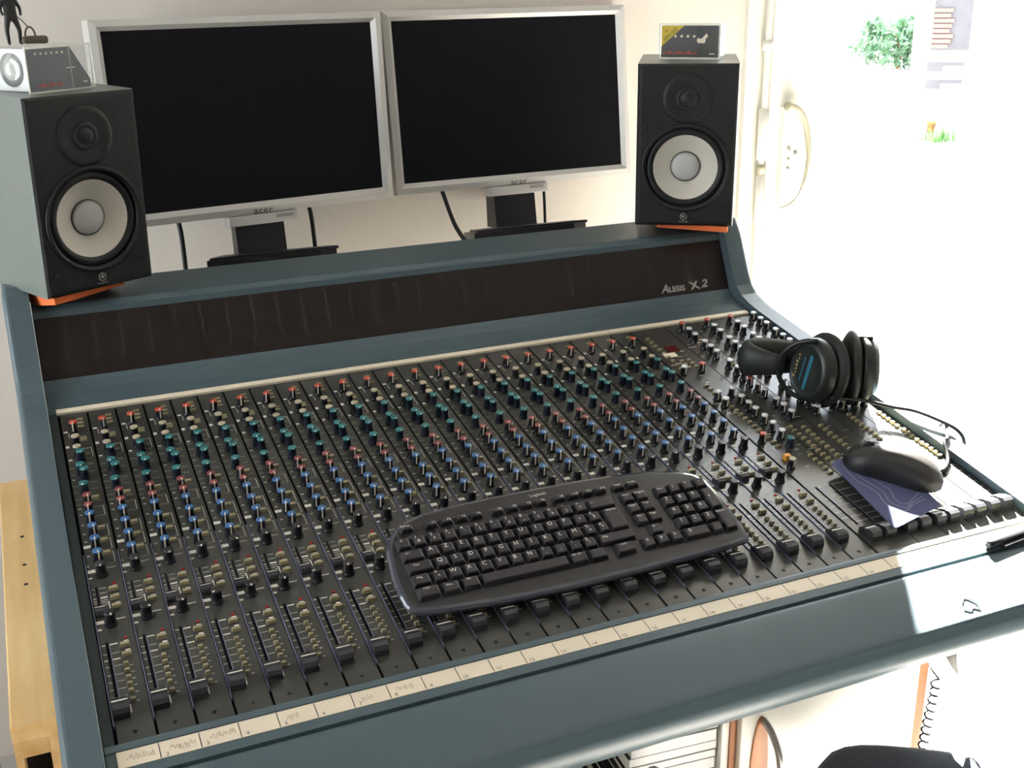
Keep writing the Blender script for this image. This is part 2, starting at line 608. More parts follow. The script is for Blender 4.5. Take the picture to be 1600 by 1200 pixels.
for z, w_ in ((0.66, 0.16), (0.48, 0.15)):
    b = MB()
    b.box(-0.21, -0.21 + w_, -0.02, 0.01, z - 0.1, z, M_slate)
    b.box(-0.06, 0.16, -0.015, 0.01, z - 0.04, z, M_slate)
    b.build('vent', t)
b = MB()
b.box(-0.7, 0.7, -0.5, 0, 0, 0.10, M_stone)
b.build('hearth', t)
t2 = thing('terracotta_pot', 'small terracotta pot standing at the foot of the outdoor oven', 'pot', (gx - 0.10 * cos(yaw) + 0.66 * sin(yaw), gy - 0.10 * sin(yaw) - 0.66 * cos(yaw), -0.12))
b = MB()
b.lathe([(0.03, 0), (0.045, 0.09), (0.052, 0.09), (0.052, 0.11), (0.045, 0.11), (0.035, 0.02)], 14, M_terra)
b.build('body', t2)
b = MB()
for k in range(70):
    x = random.uniform(-0.12, 0.2)
    y = random.uniform(-0.12, 0.12)
    h = random.uniform(0.05, 0.16)
    a = random.uniform(0, pi)
    b.add([(x - 0.012 * cos(a), y - 0.012 * sin(a), 0), (x + 0.012 * cos(a), y + 0.012 * sin(a), 0), (x + random.uniform(-.05, .05), y, h)], [(0, 1, 2)], M_grass)
gx2, gy2 = far(0.684, 0.722, 12.2)
o = b.build('grass_tuft', None, (gx2, gy2, -0.12))
tag(stuff(o), 'tuft of green grass on the terrace in front of the oven', 'grass')
gx, gy = far(0.615, 0.79, 30)
t = thing('hedge', 'distant pale bluish hedge beyond the terrace', 'hedge', (gx, gy, -0.12), (0, 0, yaw))
b = MB()
leaf_cloud(b, (1.2, 0, 1.0), (3.2, 0.5, 1.0), 2600, 0.09, M_hedge)
stuff(b.build('foliage', t))

# ------------------------------------------------------------------ console
con = panel_thing('mixing_console', 'large teal grey mixing console covered in rows of knobs and faders', 'mixing console')
N = 24
W = 30.58          # panel width
LEFT, RIGHT = -0.33, 30.62
sf = to_panel(0, 0.714, 1.023)
sb = to_panel(0, 0.845, 1.030)


def wp(y, z):
    p = to_panel(0, y, z)
    return (p.y, p.z)


# body under the panel and behind the meter bridge
prof = [(-0.62, -0.12), (16.9, -0.12), (18.95, 0.0), (20.55, 2.1), wp(0.74, 1.00), wp(0.845, 1.018), wp(0.845, 0.62), (4.0, -2.3), (-2.6, -1.9), (-1.9, -0.3)]
b = MB()
b.prism(prof, LEFT, RIGHT, M_gap)
b.build('chassis', con)
# rear deck for the screens
b = MB()
p = [wp(0.846, 0.995), wp(0.94, 0.985), wp(0.94, 0.90), wp(0.846, 0.90)]
b.prism(p, LEFT + 0.6, RIGHT, M_black)
for x_ in (0.372, 0.848):
    p = [wp(0.93, 1.0045), wp(1.09, 0.972), wp(1.09, 0.93), wp(0.93, 0.90)]
    b.prism(p, (x_ - 0.06) / S, (x_ + 0.09) / S, M_black)
b.build('rear_deck', con)
# cove between the panel and the meters
pts = [(16.62, -0.1), (16.62, 0.02), (16.92, 0.05), (17.25, 0.03), (17.7, 0.05), (18.15, 0.12), (18.5, 0.25), (18.70, 0.36), (18.9, 0.3), (18.9, -0.1)]
b = MB()
b.prism(pts, LEFT, RIGHT, M_teal)
b.build('cove', con)
# meter window
md = Vector((0, 20.28 - 18.713, 2.533 - 0.353)).normalized()
mn = Vector((0, -md.z, md.y))
m0 = Vector((0, 18.713, 0.353))
m1 = Vector((0, 20.28, 2.533))


def mp(u, s, off=0.0):
    q = m0 + md * s + mn * off
    return Vector((u, q.y, q.z))


L = (m1 - m0).length
b = MB()
b.add([mp(LEFT, 0), mp(RIGHT, 0), mp(RIGHT, L), mp(LEFT, L), mp(LEFT, 0, -0.15), mp(RIGHT, 0, -0.15), mp(RIGHT, L, -0.15), mp(LEFT, L, -0.15)],
      [(0, 1, 2, 3), (7, 6, 5, 4), (0, 4, 5, 1), (1, 5, 6, 2), (2, 6, 7, 3), (3, 7, 4, 0)], M_smoke)
meter = b.build('meter_panel', con)
lad = MB()
lad.add([mp(-0.05, 0.6, 0.004), mp(0.05, 0.6, 0.004), mp(0.05, 2.2, 0.004), mp(-0.05, 2.2, 0.004)], [(0, 1, 2, 3)], M_ladder)
ladm = lad.mesh('meter_ladder')
for i in range(29):
    put('meter_ladder', ladm, meter, (0.75 + i * 1.03, 0, 0))
rotm = Matrix((Vector((1, 0, 0)), md, mn)).transposed().to_euler()
text('lettering', 'A', 0.56, M_emb, meter, mp(27.12, 0.37, 0.012), rotm, shear=0.35, sx=1.0, bold=0.012)
text('lettering', 'LESIS', 0.36, M_emb, meter, mp(27.78, 0.32, 0.012), rotm, shear=0.0, sx=1.15, bold=0.012)
text('lettering', 'X', 0.52, M_emb, meter, mp(28.80, 0.36, 0.012), rotm, shear=-0.2, sx=1.3, bold=0.015)
text('lettering', '2', 0.52, M_emb, meter, mp(29.28, 0.40, 0.012), rotm, shear=0.3, sx=1.3, bold=0.015)
b = MB()
b.add([mp(23.7, 0.12, 0.01), mp(24.2, 0.12, 0.01), mp(24.25, 0.3, 0.03), mp(23.75, 0.3, 0.03)], [(0, 1, 2, 3)], M_black)
b.build('power_switch', meter)
# shelf on top of the meters
sp = [(20.12, 2.33), (20.20, 2.56)]
for (y, z) in ((0.7135, 1.026), (0.718, 1.0295), (0.725, 1.0305), (0.845, 1.031), (0.845, 1.015), (0.73, 1.010)):
    sp.append(wp(y, z))
b = MB()
b.prism(sp, LEFT, RIGHT, M_teal)
b.build('shelf_top', con)
# front: frame lip, strip seat, groove, armrest
fr = [(-0.60, 0.0), (-0.62, 0.05), (-0.70, 0.06), (-0.84, 0.05), (-0.86, 0.0), (-1.42, -0.03), (-1.45, 0.02), (-1.74, 0.0), (-1.76, -0.12), (-1.84, -0.12), (-1.86, -0.5), (-0.60, -0.5)]
b = MB()
b.prism(fr, LEFT + 0.02, RIGHT, M_teal)
b.build('front_frame', con)
ar = [(-1.85, -0.5), (-1.87, -0.03), (-1.94, 0.0)]
for i in range(11):
    s = i / 10
    ar.append((-2.0 - 1.98 * s, 0.0 - 0.27 * s ** 1.25))
ar += [(-4.04, -0.30), (-4.10, -0.36), (-4.14, -0.44)]
for i in range(15):
    a = pi * 0.80 + i / 14 * pi * 0.66
    ar.append((-3.80 + 0.56 * cos(a), -1.02 + 0.60 * sin(a) + 0.14 * (1 - i / 14)))
ar += [(-3.3, -1.62), (-2.6, -1.62), (-1.85, -1.2)]
b = MB()
b.prism(ar, LEFT + 0.02, RIGHT, M_teal)
ob = b.build('armrest', con)
for p_ in ob.data.polygons:
    p_.use_smooth = len(p_.vertices) == 4 and p_.area > 0
mod = ob.modifiers.new('edges', 'EDGE_SPLIT')
mod.split_angle = radians(26)
# sandwich emblem pressed into the armrest
b = MB()


def ap(u, v):
    s = max(0, (-2.1 - v) / 1.9)
    return (u, v, -0.27 * s ** 1.25 + 0.02)


b.tube(smooth_path([ap(25.05, -3.45), ap(25.3, -3.25), ap(25.5, -3.45), ap(25.55, -3.62)], 5), 0.016, 6, M_teal)
b.tube(smooth_path([ap(24.95, -3.62), ap(25.15, -3.75), ap(25.3, -3.66), ap(25.5, -3.78)], 5), 0.016, 6, M_teal)
b.build('emblem', ob)

# write-on strips
b = MB()
b.box(-0.05, 30.5, -1.42, -0.86, -0.02, 0.02, M_strip)
ws = b.build('scribble_strip', con)
tick = MB()
tick.quad(-0.012, 0.012, -1.40, -0.88, 0.023, M_ink)
tm = tick.mesh('tick')
for i in range(1, N + 1):
    put('tick', tm, ws, (i - 0.03, 0, 0))
    text('number', str(i + 1) if i < N else '1', 0.17, M_ink, ws, (i + 0.14, -1.32, 0.024))
for i, n in ((0, 4), (1, 4), (2, 4), (4, 2), (6, 2), (7, 3)):
    b = MB()
    for k in range(n):
        x, y = i + 0.2 + 0.17 * k, -1.15 + 0.03 * random.uniform(-1, 1)
        path = [(x + 0.035 * j + random.uniform(-.015, .015), y + (0.09 if j % 2 else -0.05) + random.uniform(-.05, .05), 0.023) for j in range(5)]
        b.tube(smooth_path(path, 3), 0.006, 4, M_pencil)
    stuff(b.build('handwriting', ws))
b = MB()
b.cbox(-0.05, 30.38, 16.57, 16.86, -0.02, 0.10, 0.02, M_strip)
ts = b.build('top_strip', con)
tick = MB()
tick.box(-0.01, 0.01, 16.65, 16.69, 0.10, 0.103, M_ink)
tm = tick.mesh('tick')
for i in range(1, N):
    put('tick', tm, ts, (i, 0, 0))

# cheeks
ck = [(-4.0, -1.55), (-4.3, -1.2), (-4.3, -0.75), (-4.0, -0.3), (-3.2, 0.02), (-2.0, 0.22), (-0.5, 0.30), (16.3, 0.30), (17.0, 0.34), (17.7, 0.46), (18.2, 0.72), (18.6, 1.15), (19.75, 2.72)]
for (y, z) in ((0.700, 1.035), (0.712, 1.050), (0.735, 1.057), (0.82, 1.057), (0.835, 1.045), (0.840, 0.60)):
    ck.append(wp(y, z))
ck += [(4.0, -2.6), (-2.6, -1.9)]
for x0, x1 in ((-1.31, -0.355), (30.645, 31.62)):
    bm = bmesh.new()
    n = len(ck)
    va = [bm.verts.new((x0, y, z)) for y, z in ck]
    vb = [bm.verts.new((x1, y, z)) for y, z in ck]
    bm.faces.new(va)
    bm.faces.new(vb[::-1])
    for i in range(n):
        bm.faces.new((va[i], vb[i], vb[(i + 1) % n], va[(i + 1) % n]))
    bmesh.ops.recalc_face_normals(bm, faces=bm.faces[:])
    outer = va if x0 < 0 else vb
    oset = set(outer)
    eds = [e for e in bm.edges if e.verts[0] in oset and e.verts[1] in oset]
    bmesh.ops.bevel(bm, geom=eds, offset=0.2, segments=4, affect='EDGES', profile=0.5)
    b = MB()
    b.from_bm(bm, M_teal)
    b.build('side_cheek', con)
# trim between cheek and the first channel
b = MB()
b.box(LEFT, -0.04, -0.6, 16.6, -0.12, 0.01, M_teal_d)
b.build('edge_trim', con)

# ---- knobs
def knob_mesh(name, cap, body, r=0.125, h=0.44, flange=0.165, line=True, dot=True):
    b = MB()
    b.lathe([(flange, 0), (flange, 0.035), (r * 1.15, 0.06), (r * 1.06, 0.12), (r * 0.95, h - 0.07), (r * 1.10, h - 0.06), (r * 1.10, h - 0.015), (r * 0.9, h)], 12,
            [body, body, body, body, cap, cap, cap], None, True)
    if line:
        b.box(-0.021, 0.021, -r * 1.10, -r * 0.9, 0.09, h - 0.02, M_line)
    if line or dot:
        b.box(-0.021, 0.021, -r * 1.13, -r * (0.2 if line else 0.55), h - 0.012, h + 0.006, M_line)
    return b.mesh(name)


KM = {
    'gain_knob': knob_mesh('gain_knob', M_red, M_knob),
    'filter_knob': knob_mesh('filter_knob', M_cream, M_knob, line=False, dot=False),
    'equalizer_knob': knob_mesh('equalizer_knob', M_tealcap, M_navy, r=0.135, line=False),
    'monitor_send_knob': knob_mesh('monitor_send_knob', M_plum, M_knob),
    'auxiliary_send_knob': knob_mesh('auxiliary_send_knob', M_blue, M_knob, r=0.130),
    'pan_knob': knob_mesh('pan_knob', M_black, M_knob, r=0.145, h=0.46, flange=0.19, line=False),
    'glint_knob': knob_mesh('glint_knob', M_skycap, M_knob, line=True),
    'cream_knob': knob_mesh('cream_knob', M_cream, M_knob, line=True),
    'plain_knob': knob_mesh('plain_knob', M_skycap, M_knob, line=False, dot=False),
}
rnd = random.Random(3)


def knob(kind, parent, u, v, z=0.0, turn=0.35):
    return put(kind, KM[kind], parent, (u, v, z), (0, 0, rnd.uniform(-turn, turn) - 0.05))


def btn_mesh(name, w, d, h, m=None):
    b = MB()
    b.frustum(-w / 2, w / 2, -d / 2, d / 2, 0, h, 0.015, m or M_button)
    return b.mesh(name)


BM = {
    'input_button': btn_mesh('input_button', 0.23, 0.085, 0.06),
    'filter_button': btn_mesh('filter_button', 0.22, 0.085, 0.06),
    'send_button': btn_mesh('send_button', 0.23, 0.13, 0.10),
    'solo_button': btn_mesh('solo_button', 0.27, 0.14, 0.12),
    'mute_button': btn_mesh('mute_button', 0.27, 0.14, 0.12),
    'routing_button': btn_mesh('routing_button', 0.15, 0.11, 0.11),
    'assign_button': btn_mesh('assign_button', 0.20, 0.13, 0.09),
    'led': btn_mesh('led', 0.09, 0.07, 0.05, M_led),
}


def btn(kind, parent, u, v):
    return put(kind, BM[kind], parent, (u, v, 0.0))


# fader cap: concave top with a white line
cp = [(-0.42, 0.0), (-0.42, 0.20), (-0.36, 0.33), (-0.22, 0.37), (-0.06, 0.31), (0.0, 0.29), (0.03, 0.29), (0.28, 0.15), (0.28, 0.0)]
b = MB()
b.prism(cp, -0.205, 0.205, M_cap)
b.add([(-0.207, -0.035, 0.304), (0.207, -0.035, 0.304), (0.207, 0.015, 0.294), (-0.207, 0.015, 0.294)], [(0, 1, 2, 3)], M_line)
CAPM = b.mesh('fader_cap')

b = MB()
b.box(-0.042, 0.042, 1.0, 3.38, -0.01, 0.004, M_gap)
b.box(0.045, 0.072, 1.02, 3.30, -0.01, 0.008, M_rail)
SLOTM = b.mesh('fader_slot')
b = MB()
b.box(-0.028, 0.028, 4.95, 5.95, -0.01, 0.004, M_gap)
SSLOTM = b.mesh('short_slot')

# printed marks shared by all channels: (u, v, width, depth, material)
pm = MB()


def pr_(u, v, w, d, m):
    pm.quad(u - w / 2, u + w / 2, v - d / 2, v + d / 2, 0.003, m)


for v in (3.26, 2.88, 2.62, 2.35, 2.0, 1.72, 1.42, 1.12):
    bright = v in (3.26, 2.62)
    pr_(0.115, v, 0.11, 0.03, M_print2 if bright else M_print)
    pr_(0.39, v, 0.2, 0.03 if not bright else 0.045, M_print2 if bright else M_print)
for v in (2.55, 2.48, 2.42, 2.26, 2.18, 2.1):
    pr_(0.36, v, 0.14, 0.012, M_olive)
for v in (5.85, 5.62, 5.40, 5.28, 5.18, 5.08):
    bright = v in (5.40,)
    pr_(0.11, v, 0.09, 0.025, M_print2 if bright else M_print)
    pr_(0.37, v, 0.2, 0.03 if not bright else 0.06, M_print2 if bright else M_print)
pr_(0.475, 4.97, 0.03, 0.42, M_print2)
pr_(0.50, 0.60, 0.035, 0.32, M_print2)
for v in (3.29, 2.90, 5.86, 5.45, 5.05):
    pr_(0.72, v, 0.13, 0.06, M_print2)
for v in (2.25, 1.98, 1.71, 1.44, 1.17, 0.82):
    pr_(0.73, v, 0.09, 0.05, M_print)
pr_(0.44, 0.86, 0.12, 0.06, M_print)
pr_(0.135, 4.29, 0.22, 0.14, M_print2)
pr_(0.09, 3.97, 0.11, 0.09, M_print2)
pr_(0.71, 4.31, 0.26, 0.035, M_print2)
pr_(0.156, 6.75, 0.22, 0.16, M_print2)
pr_(0.08, 7.03, 0.07, 0.08, M_print)
pr_(0.09, 6.42, 0.10, 0.07, M_print2)
pr_(0.73, 6.80, 0.25, 0.035, M_print)
pr_(0.16, 8.04, 0.22, 0.15, M_print2)
pr_(0.15, 8.32, 0.08, 0.06, M_print)
for v in (9.25, 8.75, 10.2, 9.85, 7.55):
    pr_(0.15, v, 0.09, 0.06, M_print)
for v0, v1 in ((9.65, 10.2), (8.45, 9.1), (7.75, 8.35), (7.05, 7.6)):
    pr_(0.875, (v0 + v1) / 2, 0.025, v1 - v0, M_print)
    pr_(0.72, v1, 0.3, 0.03, M_olive)
    pr_(0.72, v0, 0.3, 0.03, M_olive)
for v in (11.6, 11.2, 10.75, 10.45, 12.3, 12.75, 13.15):
    pr_(0.15, v, 0.2, 0.035, M_olive)
    pr_(0.75, v + 0.1, 0.2, 0.035, M_olive)
pr_(0.12, 14.2, 0.12, 0.16, M_print2)
pr_(0.15, 15.25, 0.14, 0.10, M_print2)
pr_(0.24, 15.0, 0.03, 0.36, M_print)
pr_(0.14, 13.3, 0.12, 0.1, M_print2)
pr_(0.13, 12.0, 0.1, 0.06, M_print)
pr_(0.89, 13.65, 0.025, 0.65, M_print)
pr_(0.73, 13.95, 0.3, 0.03, M_print)
pr_(0.74, 13.6, 0.14, 0.08, M_olive)
pr_(0.74, 12.95, 0.2, 0.04, M_olive)
PRINTM = pm.mesh('printed_marks')

pl = MB()
pl.frustum(0.035, 0.985, -0.58, 16.54, -0.1, 0.0, 0.012, M_panel)
PLATEM = pl.mesh('channel_strip')
tr = MB()
tr.frustum(-0.012, 0.034, 0.02, 7.6, -0.08, 0.045, 0.01, M_rail)  # bevelled plate edge; its bluish window reflection is put into the colour
TRM = tr.mesh('divider_glint')
bl = MB()
bl.lathe([(0.06, 0), (0.06, 0.01), (0.03, 0.02)], 8, M_rubber)
BOLTM = bl.mesh('screw')

for i in range(N):
    cs = put('channel_strip', PLATEM, con, (i, 0, 0))
    put('divider_glint', TRM, cs)
    stuff(put('printed_marks', PRINTM, cs))
    knob('gain_knob', cs, 0.437, 15.23)
    knob('filter_knob', cs, 0.42, 14.23)
    knob('filter_knob', cs, 0.413, 13.52)
    for u, v in ((0.49, 13.19), (0.41, 12.32), (0.505, 12.01), (0.405, 11.11)):
        knob('equalizer_knob', cs, u, v)
    knob('monitor_send_knob', cs, 0.43, 10.39)
    knob('monitor_send_knob', cs, 0.417, 9.815)
    for v in (9.31, 8.615, 7.925, 7.21):
        knob('auxiliary_send_knob', cs, 0.412, v)
    knob('pan_knob', cs, 0.425, 6.51, turn=0.6)
    knob('pan_knob', cs, 0.415, 4.13, turn=1.0)
    for v in (16.04, 15.77, 15.49):
        btn('input_button', cs, 0.70, v)
    for v in (14.70, 14.52):
        btn('filter_button', cs, 0.70, v)
    for v in (10.69, 8.90, 8.21, 7.52):
        btn('send_button', cs, 0.69, v)
    for v in (5.67, 5.26, 4.85):
        btn('mute_button', cs, 0.665, v)
    btn('led', cs, 0.725, 5.97)
    btn('led', cs, 0.725, 3.41)
    btn('solo_button', cs, 0.67, 3.09)
    btn('solo_button', cs, 0.67, 2.68)
    for v in (2.29, 2.02, 1.75, 1.48, 1.21, 0.86):
        btn('routing_button', cs, 0.60, v)
    put('fader_slot', SLOTM, cs, (0.21, 0, 0))
    put('fader_slot', SSLOTM, cs, (0.20, 0, 0))
    put('fader_cap', CAPM, cs, (0.245, 0.70 + rnd.uniform(-0.02, 0.02), 0))
    put('fader_cap', CAPM, cs, (0.20, 4.78 + rnd.uniform(-0.03, 0.03), 0), None, (0.72, 0.66, 0.62))
    put('screw', BOLTM, cs, (0.48, -0.27, 0))

# ---- master section: five plates
plates = [(24.06, 25.78), (25.80, 27.02), (27.04, 28.27), (28.29, 29.52), (29.54, 30.58)]
ms = []
for x0, x1 in plates:
    b = MB()
    b.frustum(x0, x1, -0.58, 16.54, -0.1, 0.0, 0.012, M_panel)
    ms.append(b.build('master_strip', con))
A, B_, C_, D_, E_ = ms
for p_, u in ((B_, 26.35), (C_, 27.66), (D_, 28.92)):
    knob('gain_knob', p_, u, 15.95)
    knob('plain_knob', p_, u + 0.01, 15.37)
    knob('plain_knob', p_, u, 14.83)
for p_, u in ((B_, 26.40), (C_, 27.66), (D_, 28.91)):
    for k, v in enumerate((14.1, 13.62, 13.12)):
        knob('glint_knob' if k != 1 else 'plain_knob', p_, u, v)
for v in (15.94, 15.37, 14.88, 14.18, 13.6, 13.1):
    knob('glint_knob', E_, 30.16, v)
knob('gain_knob', A, 25.15, 12.28)
knob('glint_knob', A, 24.26, 12.27)
for v in (9.97, 9.40):
    knob('glint_knob', A, 24.46, v)
for v in (10.06, 9.39, 8.87, 8.39, 7.77, 7.2, 6.61):
    knob('glint_knob', A, 25.19, v)
knob('equalizer_knob', A, 25.18, 6.02)
put('talkback_button', btn_mesh('talkback_button', 0.26, 0.22, 0.2, M_orange), A, (24.55, 5.3, 0))
knob('cream_knob', A, 24.34, 4.75)
knob('gain_knob', A, 24.32, 6.6)
knob('gain_knob', B_, 26.42, 10.57)
for p_, u in ((B_, 26.46), (C_, 27.7), (D_, 28.95), (E_, 30.08)):
    for v in (12.2, 11.6, 11.1, 10.07, 9.58, 8.79, 8.29, 7.76):
        if p_ in (D_, E_) and v > 9.5:
            continue
        knob('glint_knob', p_, u, v)
knob('glint_knob', E_, 29.64, 7.75)
# buttons
for k in range(17):
    btn('assign_button', A, 24.66 + 0.006 * k, 11.1 - k * 0.31)
for k in range(9):
    btn('assign_button', A, 24.42, 15.6 - k * 0.36)
for k in range(3):
    for j in range(2):
        btn('assign_button', A, 24.8 + 0.35 * j, 13.3 - k * 0.3)
for p_, u, v, n, dv in ((B_, 26.05, 7.2, 10, 0.3), (B_, 26.55, 7.0, 9, 0.3), (B_, 26.9, 12.9, 6, 0.25), (C_, 27.3, 6.9, 8, 0.3), (D_, 28.95, 7.27, 8, 0.27), (E_, 30.22, 7.0, 5, 0.27), (E_, 30.28, 5.6, 5, 0.26), (E_, 30.32, 4.35, 4, 0.25), (A, 25.55, 5.2, 5, 0.3)):
    for k in range(n):
        btn('assign_button', p_, u, v - k * dv)
b = MB()
b.frustum(24.72, 25.3, 14.22, 14.75, 0, 0.03, 0.02, M_display)
b.build('display', A)
b = MB()
b.cbox(24.32, 24.9, 13.75, 14.12, 0.0, 0.06, 0.02, M_strip)
b.build('tape_label', A)
b = MB()
rr = random.Random(11)
for k in range(46):
    u = rr.choice((24.35, 24.6, 24.95, 25.3, 25.6)) + rr.uniform(-0.05, 0.05)
    v = rr.uniform(4.4, 15.8)
    b.quad(u - 0.1, u + 0.1, v, v + 0.045, 0.004, rr.choice((M_print, M_print2, M_olive)))
stuff(b.build('printed_marks', A))
for p_, u0 in ((B_, 26.4), (C_, 27.65), (D_, 28.9), (E_, 30.05)):
    b = MB()
    for k in range(26):
        u = u0 + rr.choice((-0.45, 0.38, 0.0)) + rr.uniform(-0.04, 0.04)
        v = rr.uniform(3.9, 15.8)
        w_ = rr.choice((0.08, 0.1, 0.2))
        b.quad(u - w_, u + w_, v, v + 0.04, 0.004, rr.choice((M_print, M_print2, M_olive)))
    stuff(b.build('printed_marks', p_))
# group and master faders
caps = [(A, 24.43), (A, 25.05), (B_, 25.93), (B_, 26.55), (C_, 27.22), (C_, 27.80), (D_, 28.42), (D_, 29.00), (E_, 29.66), (E_, 30.26)]
for p_, u in caps:
    put('fader_slot', SLOTM, p_, (u, 0, 0))
    put('fader_cap', CAPM, p_, (u, 0.42, 0))
for p_, x0, x1 in ((A, 24.12, 25.7), (B_, 25.86, 26.98), (C_, 27.08, 28.22), (D_, 28.33, 29.48), (E_, 29.58, 30.52)):
    b = MB()
    for v in (3.35, 2.95, 2.55, 2.15, 1.8, 1.45, 1.15):
        b.quad(x0, x1, v, v + 0.03, 0.002, M_print)
    stuff(b.build('printed_scale', p_))
# pedestal under the console
b = MB()
p = MB()
inv = con.matrix_basis.inverted() if False else None
ped = MB()
pv = [to_panel(x, y, z) for x, y, z in ((0.02, 0.3, 0.0), (0.55, 0.3, 0.0), (0.55, 0.8, 0.0), (0.02, 0.8, 0.0), (0.02, 0.3, 0.75), (0.55, 0.3, 0.75), (0.55, 0.8, 0.75), (0.02, 0.8, 0.75))]
ped.add(pv, [(3, 2, 1, 0), (4, 5, 6, 7), (0, 1, 5, 4), (1, 2, 6, 5), (2, 3, 7, 6), (3, 0, 4, 7)], M_gap)
ped.build('pedestal', con)

# ------------------------------------------------------------------ loudspeakers
SW, SH, SD = 0.165, 0.268, 0.222


def spk_parts(root, left):
    b = MB()
    bm = bmesh.new()
    bmesh.ops.create_cube(bm, size=1)
    for v in bm.verts:
        v.co = Vector((v.co.x * SW, (v.co.y + 0.5) * SD, (v.co.z + 0.5) * SH))
    eds = [e for e in bm.edges if all(abs(v.co.y) < 1e-6 for v in e.verts)]
    bmesh.ops.bevel(bm, geom=eds, offset=0.008, segments=3, affect='EDGES', profile=0.6)
    bm.normal_update()
    vs = [v.co.copy() for v in bm.verts]
    bm.verts.index_update()
    for f in bm.faces:
        b.add([v.co for v in f.verts], [tuple(range(len(f.verts)))], M_spk_sheen if abs(f.normal.x) > 0.9 or f.normal.z > 0.9 else M_spk)
    bm.free()
    me = b.mesh('cabinet')
    bm = bmesh.new()
    bm.from_mesh(me)
    bmesh.ops.remove_doubles(bm, verts=bm.verts[:], dist=1e-5)
    bm.to_mesh(me)
    bm.free()
    cabo = put('cabinet', me, root)
    F = Matrix.Rotation(pi / 2, 4, 'X')      # lathe axis -> -y (out of the front)
    wz = 0.0985
    Mw = Matrix.Translation((0, 0.0, wz)) @ F
    # cut the woofer hole through the baffle once, then drop the cutter
    cb_ = MB()
    cb_.lathe([(0.0685, -0.035), (0.0685, 0.02)], 40, M_spk, Mw)
    cut_o = put('cutter', cb_.mesh('cutter'))
    tmp_o = put('cutting', me)
    bo = tmp_o.modifiers.new('hole', 'BOOLEAN')
    bo.operation = 'DIFFERENCE'
    bo.solver = 'EXACT'
    bo.object = cut_o
    dg = bpy.context.evaluated_depsgraph_get()
    new_me = bpy.data.meshes.new_from_object(tmp_o.evaluated_get(dg))
    bpy.data.objects.remove(tmp_o)
    bpy.data.objects.remove(cut_o)
    cabo.data = new_me
    b = MB()
    b.lathe([(0.0735, -0.001), (0.0735, 0.002), (0.0715, 0.003), (0.0680, 0.002), (0.0655, -0.003), (0.0650, -0.006)], 40, M_spk, Mw, True, False)
    wf = b.build('woofer', root)
    b = MB()
    b.lathe([(0.0660, -0.006), (0.0625, -0.0015), (0.0575, -0.0015), (0.0535, -0.006)], 40, M_rubber, Mw, True, False)
    b.build('surround', wf)
    b = MB()
    b.lathe([(0.0540, -0.0055), (0.040, -0.0125), (0.026, -0.0185), (0.0245, -0.019)], 40, M_cone, Mw, True, False)
    b.build('cone', wf)
    b = MB()
    b.lathe([(0.0252, -0.0185), (0.0252, -0.0172)], 32, M_rubber, Mw, True, True)
    b.lathe([(0.0242, -0.0170), (0.0205, -0.0130), (0.0125, -0.0102), (0.004, -0.0094)], 32, M_dust, Mw, True, True)
    b.build('dust_cap', wf)
    Mt = Matrix.Translation((0, 0, 0.212)) @ F
    b = MB()
    b.lathe([(0.041, 0.0), (0.040, 0.0012), (0.034, 0.0014), (0.022, 0.0005), (0.021, 0.0004)], 36, M_spk, Mt, True, True)
    tw = b.build('tweeter', root)
    b = MB()
    b.lathe([(0.019, 0.0005), (0.018, 0.0020), (0.013, 0.0022), (0.012, 0.0012), (0.009, 0.0040), (0.003, 0.0052)], 28, M_rubber, Mt, True, True)
    b.build('dome', tw)
    Me = Matrix.Translation((0, -0.0005, 0.0165)) @ F
    b = MB()
    b.tube([(0.0055 * cos(2 * pi * i / 24), -0.0015, 0.0165 + 0.0055 * sin(2 * pi * i / 24)) for i in range(24)], 0.0006, 6, M_emb, None, True)
    for k in range(3):
        a = pi / 2 + k * pi / 3
        b.tube([(0.0045 * cos(a), -0.0015, 0.0165 + 0.0042 * sin(a)), (-0.0045 * cos(a), -0.0015, 0.0165 - 0.0042 * sin(a))], 0.0006, 6, M_emb)
    b.build('emblem', root)
    text('lettering', 'YAMAHA', 0.0042, M_emb, root, (0, -0.0012, 0.0078), (pi / 2, 0, 0), ext=0.0002)
    for sx in (-1, 1):
        for z in (0.03, 0.166):
            b = MB()
            b.lathe([(0.0028, 0), (0.0028, 0.0012), (0.0015, 0.0014)], 8, M_rubber, Matrix.Translation((sx * 0.066, 0, z)) @ F)
            b.build('screw', root)


sl = thing('loudspeaker', 'black studio loudspeaker with white cone, left end of the console beside the pale wall', 'loudspeaker', (0.0854, 0.6958, 1.0519), (0.0285, 0, 0.466), 'white coned studio monitors')
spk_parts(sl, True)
sr = thing('loudspeaker', 'black studio loudspeaker with white cone, right end of the console beside the door', 'loudspeaker', (1.0275, 0.681, 1.053), (0.004, 0, -0.56), 'white coned studio monitors')
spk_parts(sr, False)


def wedge(name, label, spk, pl):
    """foam slab under a speaker: plan corners in the speaker's own axes, thicker towards the back where it meets the shelf"""
    b = MB()
    n_ = len(pl)
    Mx = Matrix.Translation(spk.location) @ Matrix.Rotation(spk.rotation_euler.z, 4, 'Z')
    vs = [(x, y, -0.0095 if y < 0.04 else -0.0200) for x, y in pl] + [(x, y, -0.0005 + 0.03 * 0) for x, y in pl]
    b.add(vs, [tuple(range(n_ - 1, -1, -1)), tuple(range(n_, 2 * n_))] + [(i, (i + 1) % n_, n_ + (i + 1) % n_, n_ + i) for i in range(n_)], M_foam, False, Mx)
    o = b.build(name)
    tag(o, label, 'foam wedge', 'orange foam wedges')
    return o


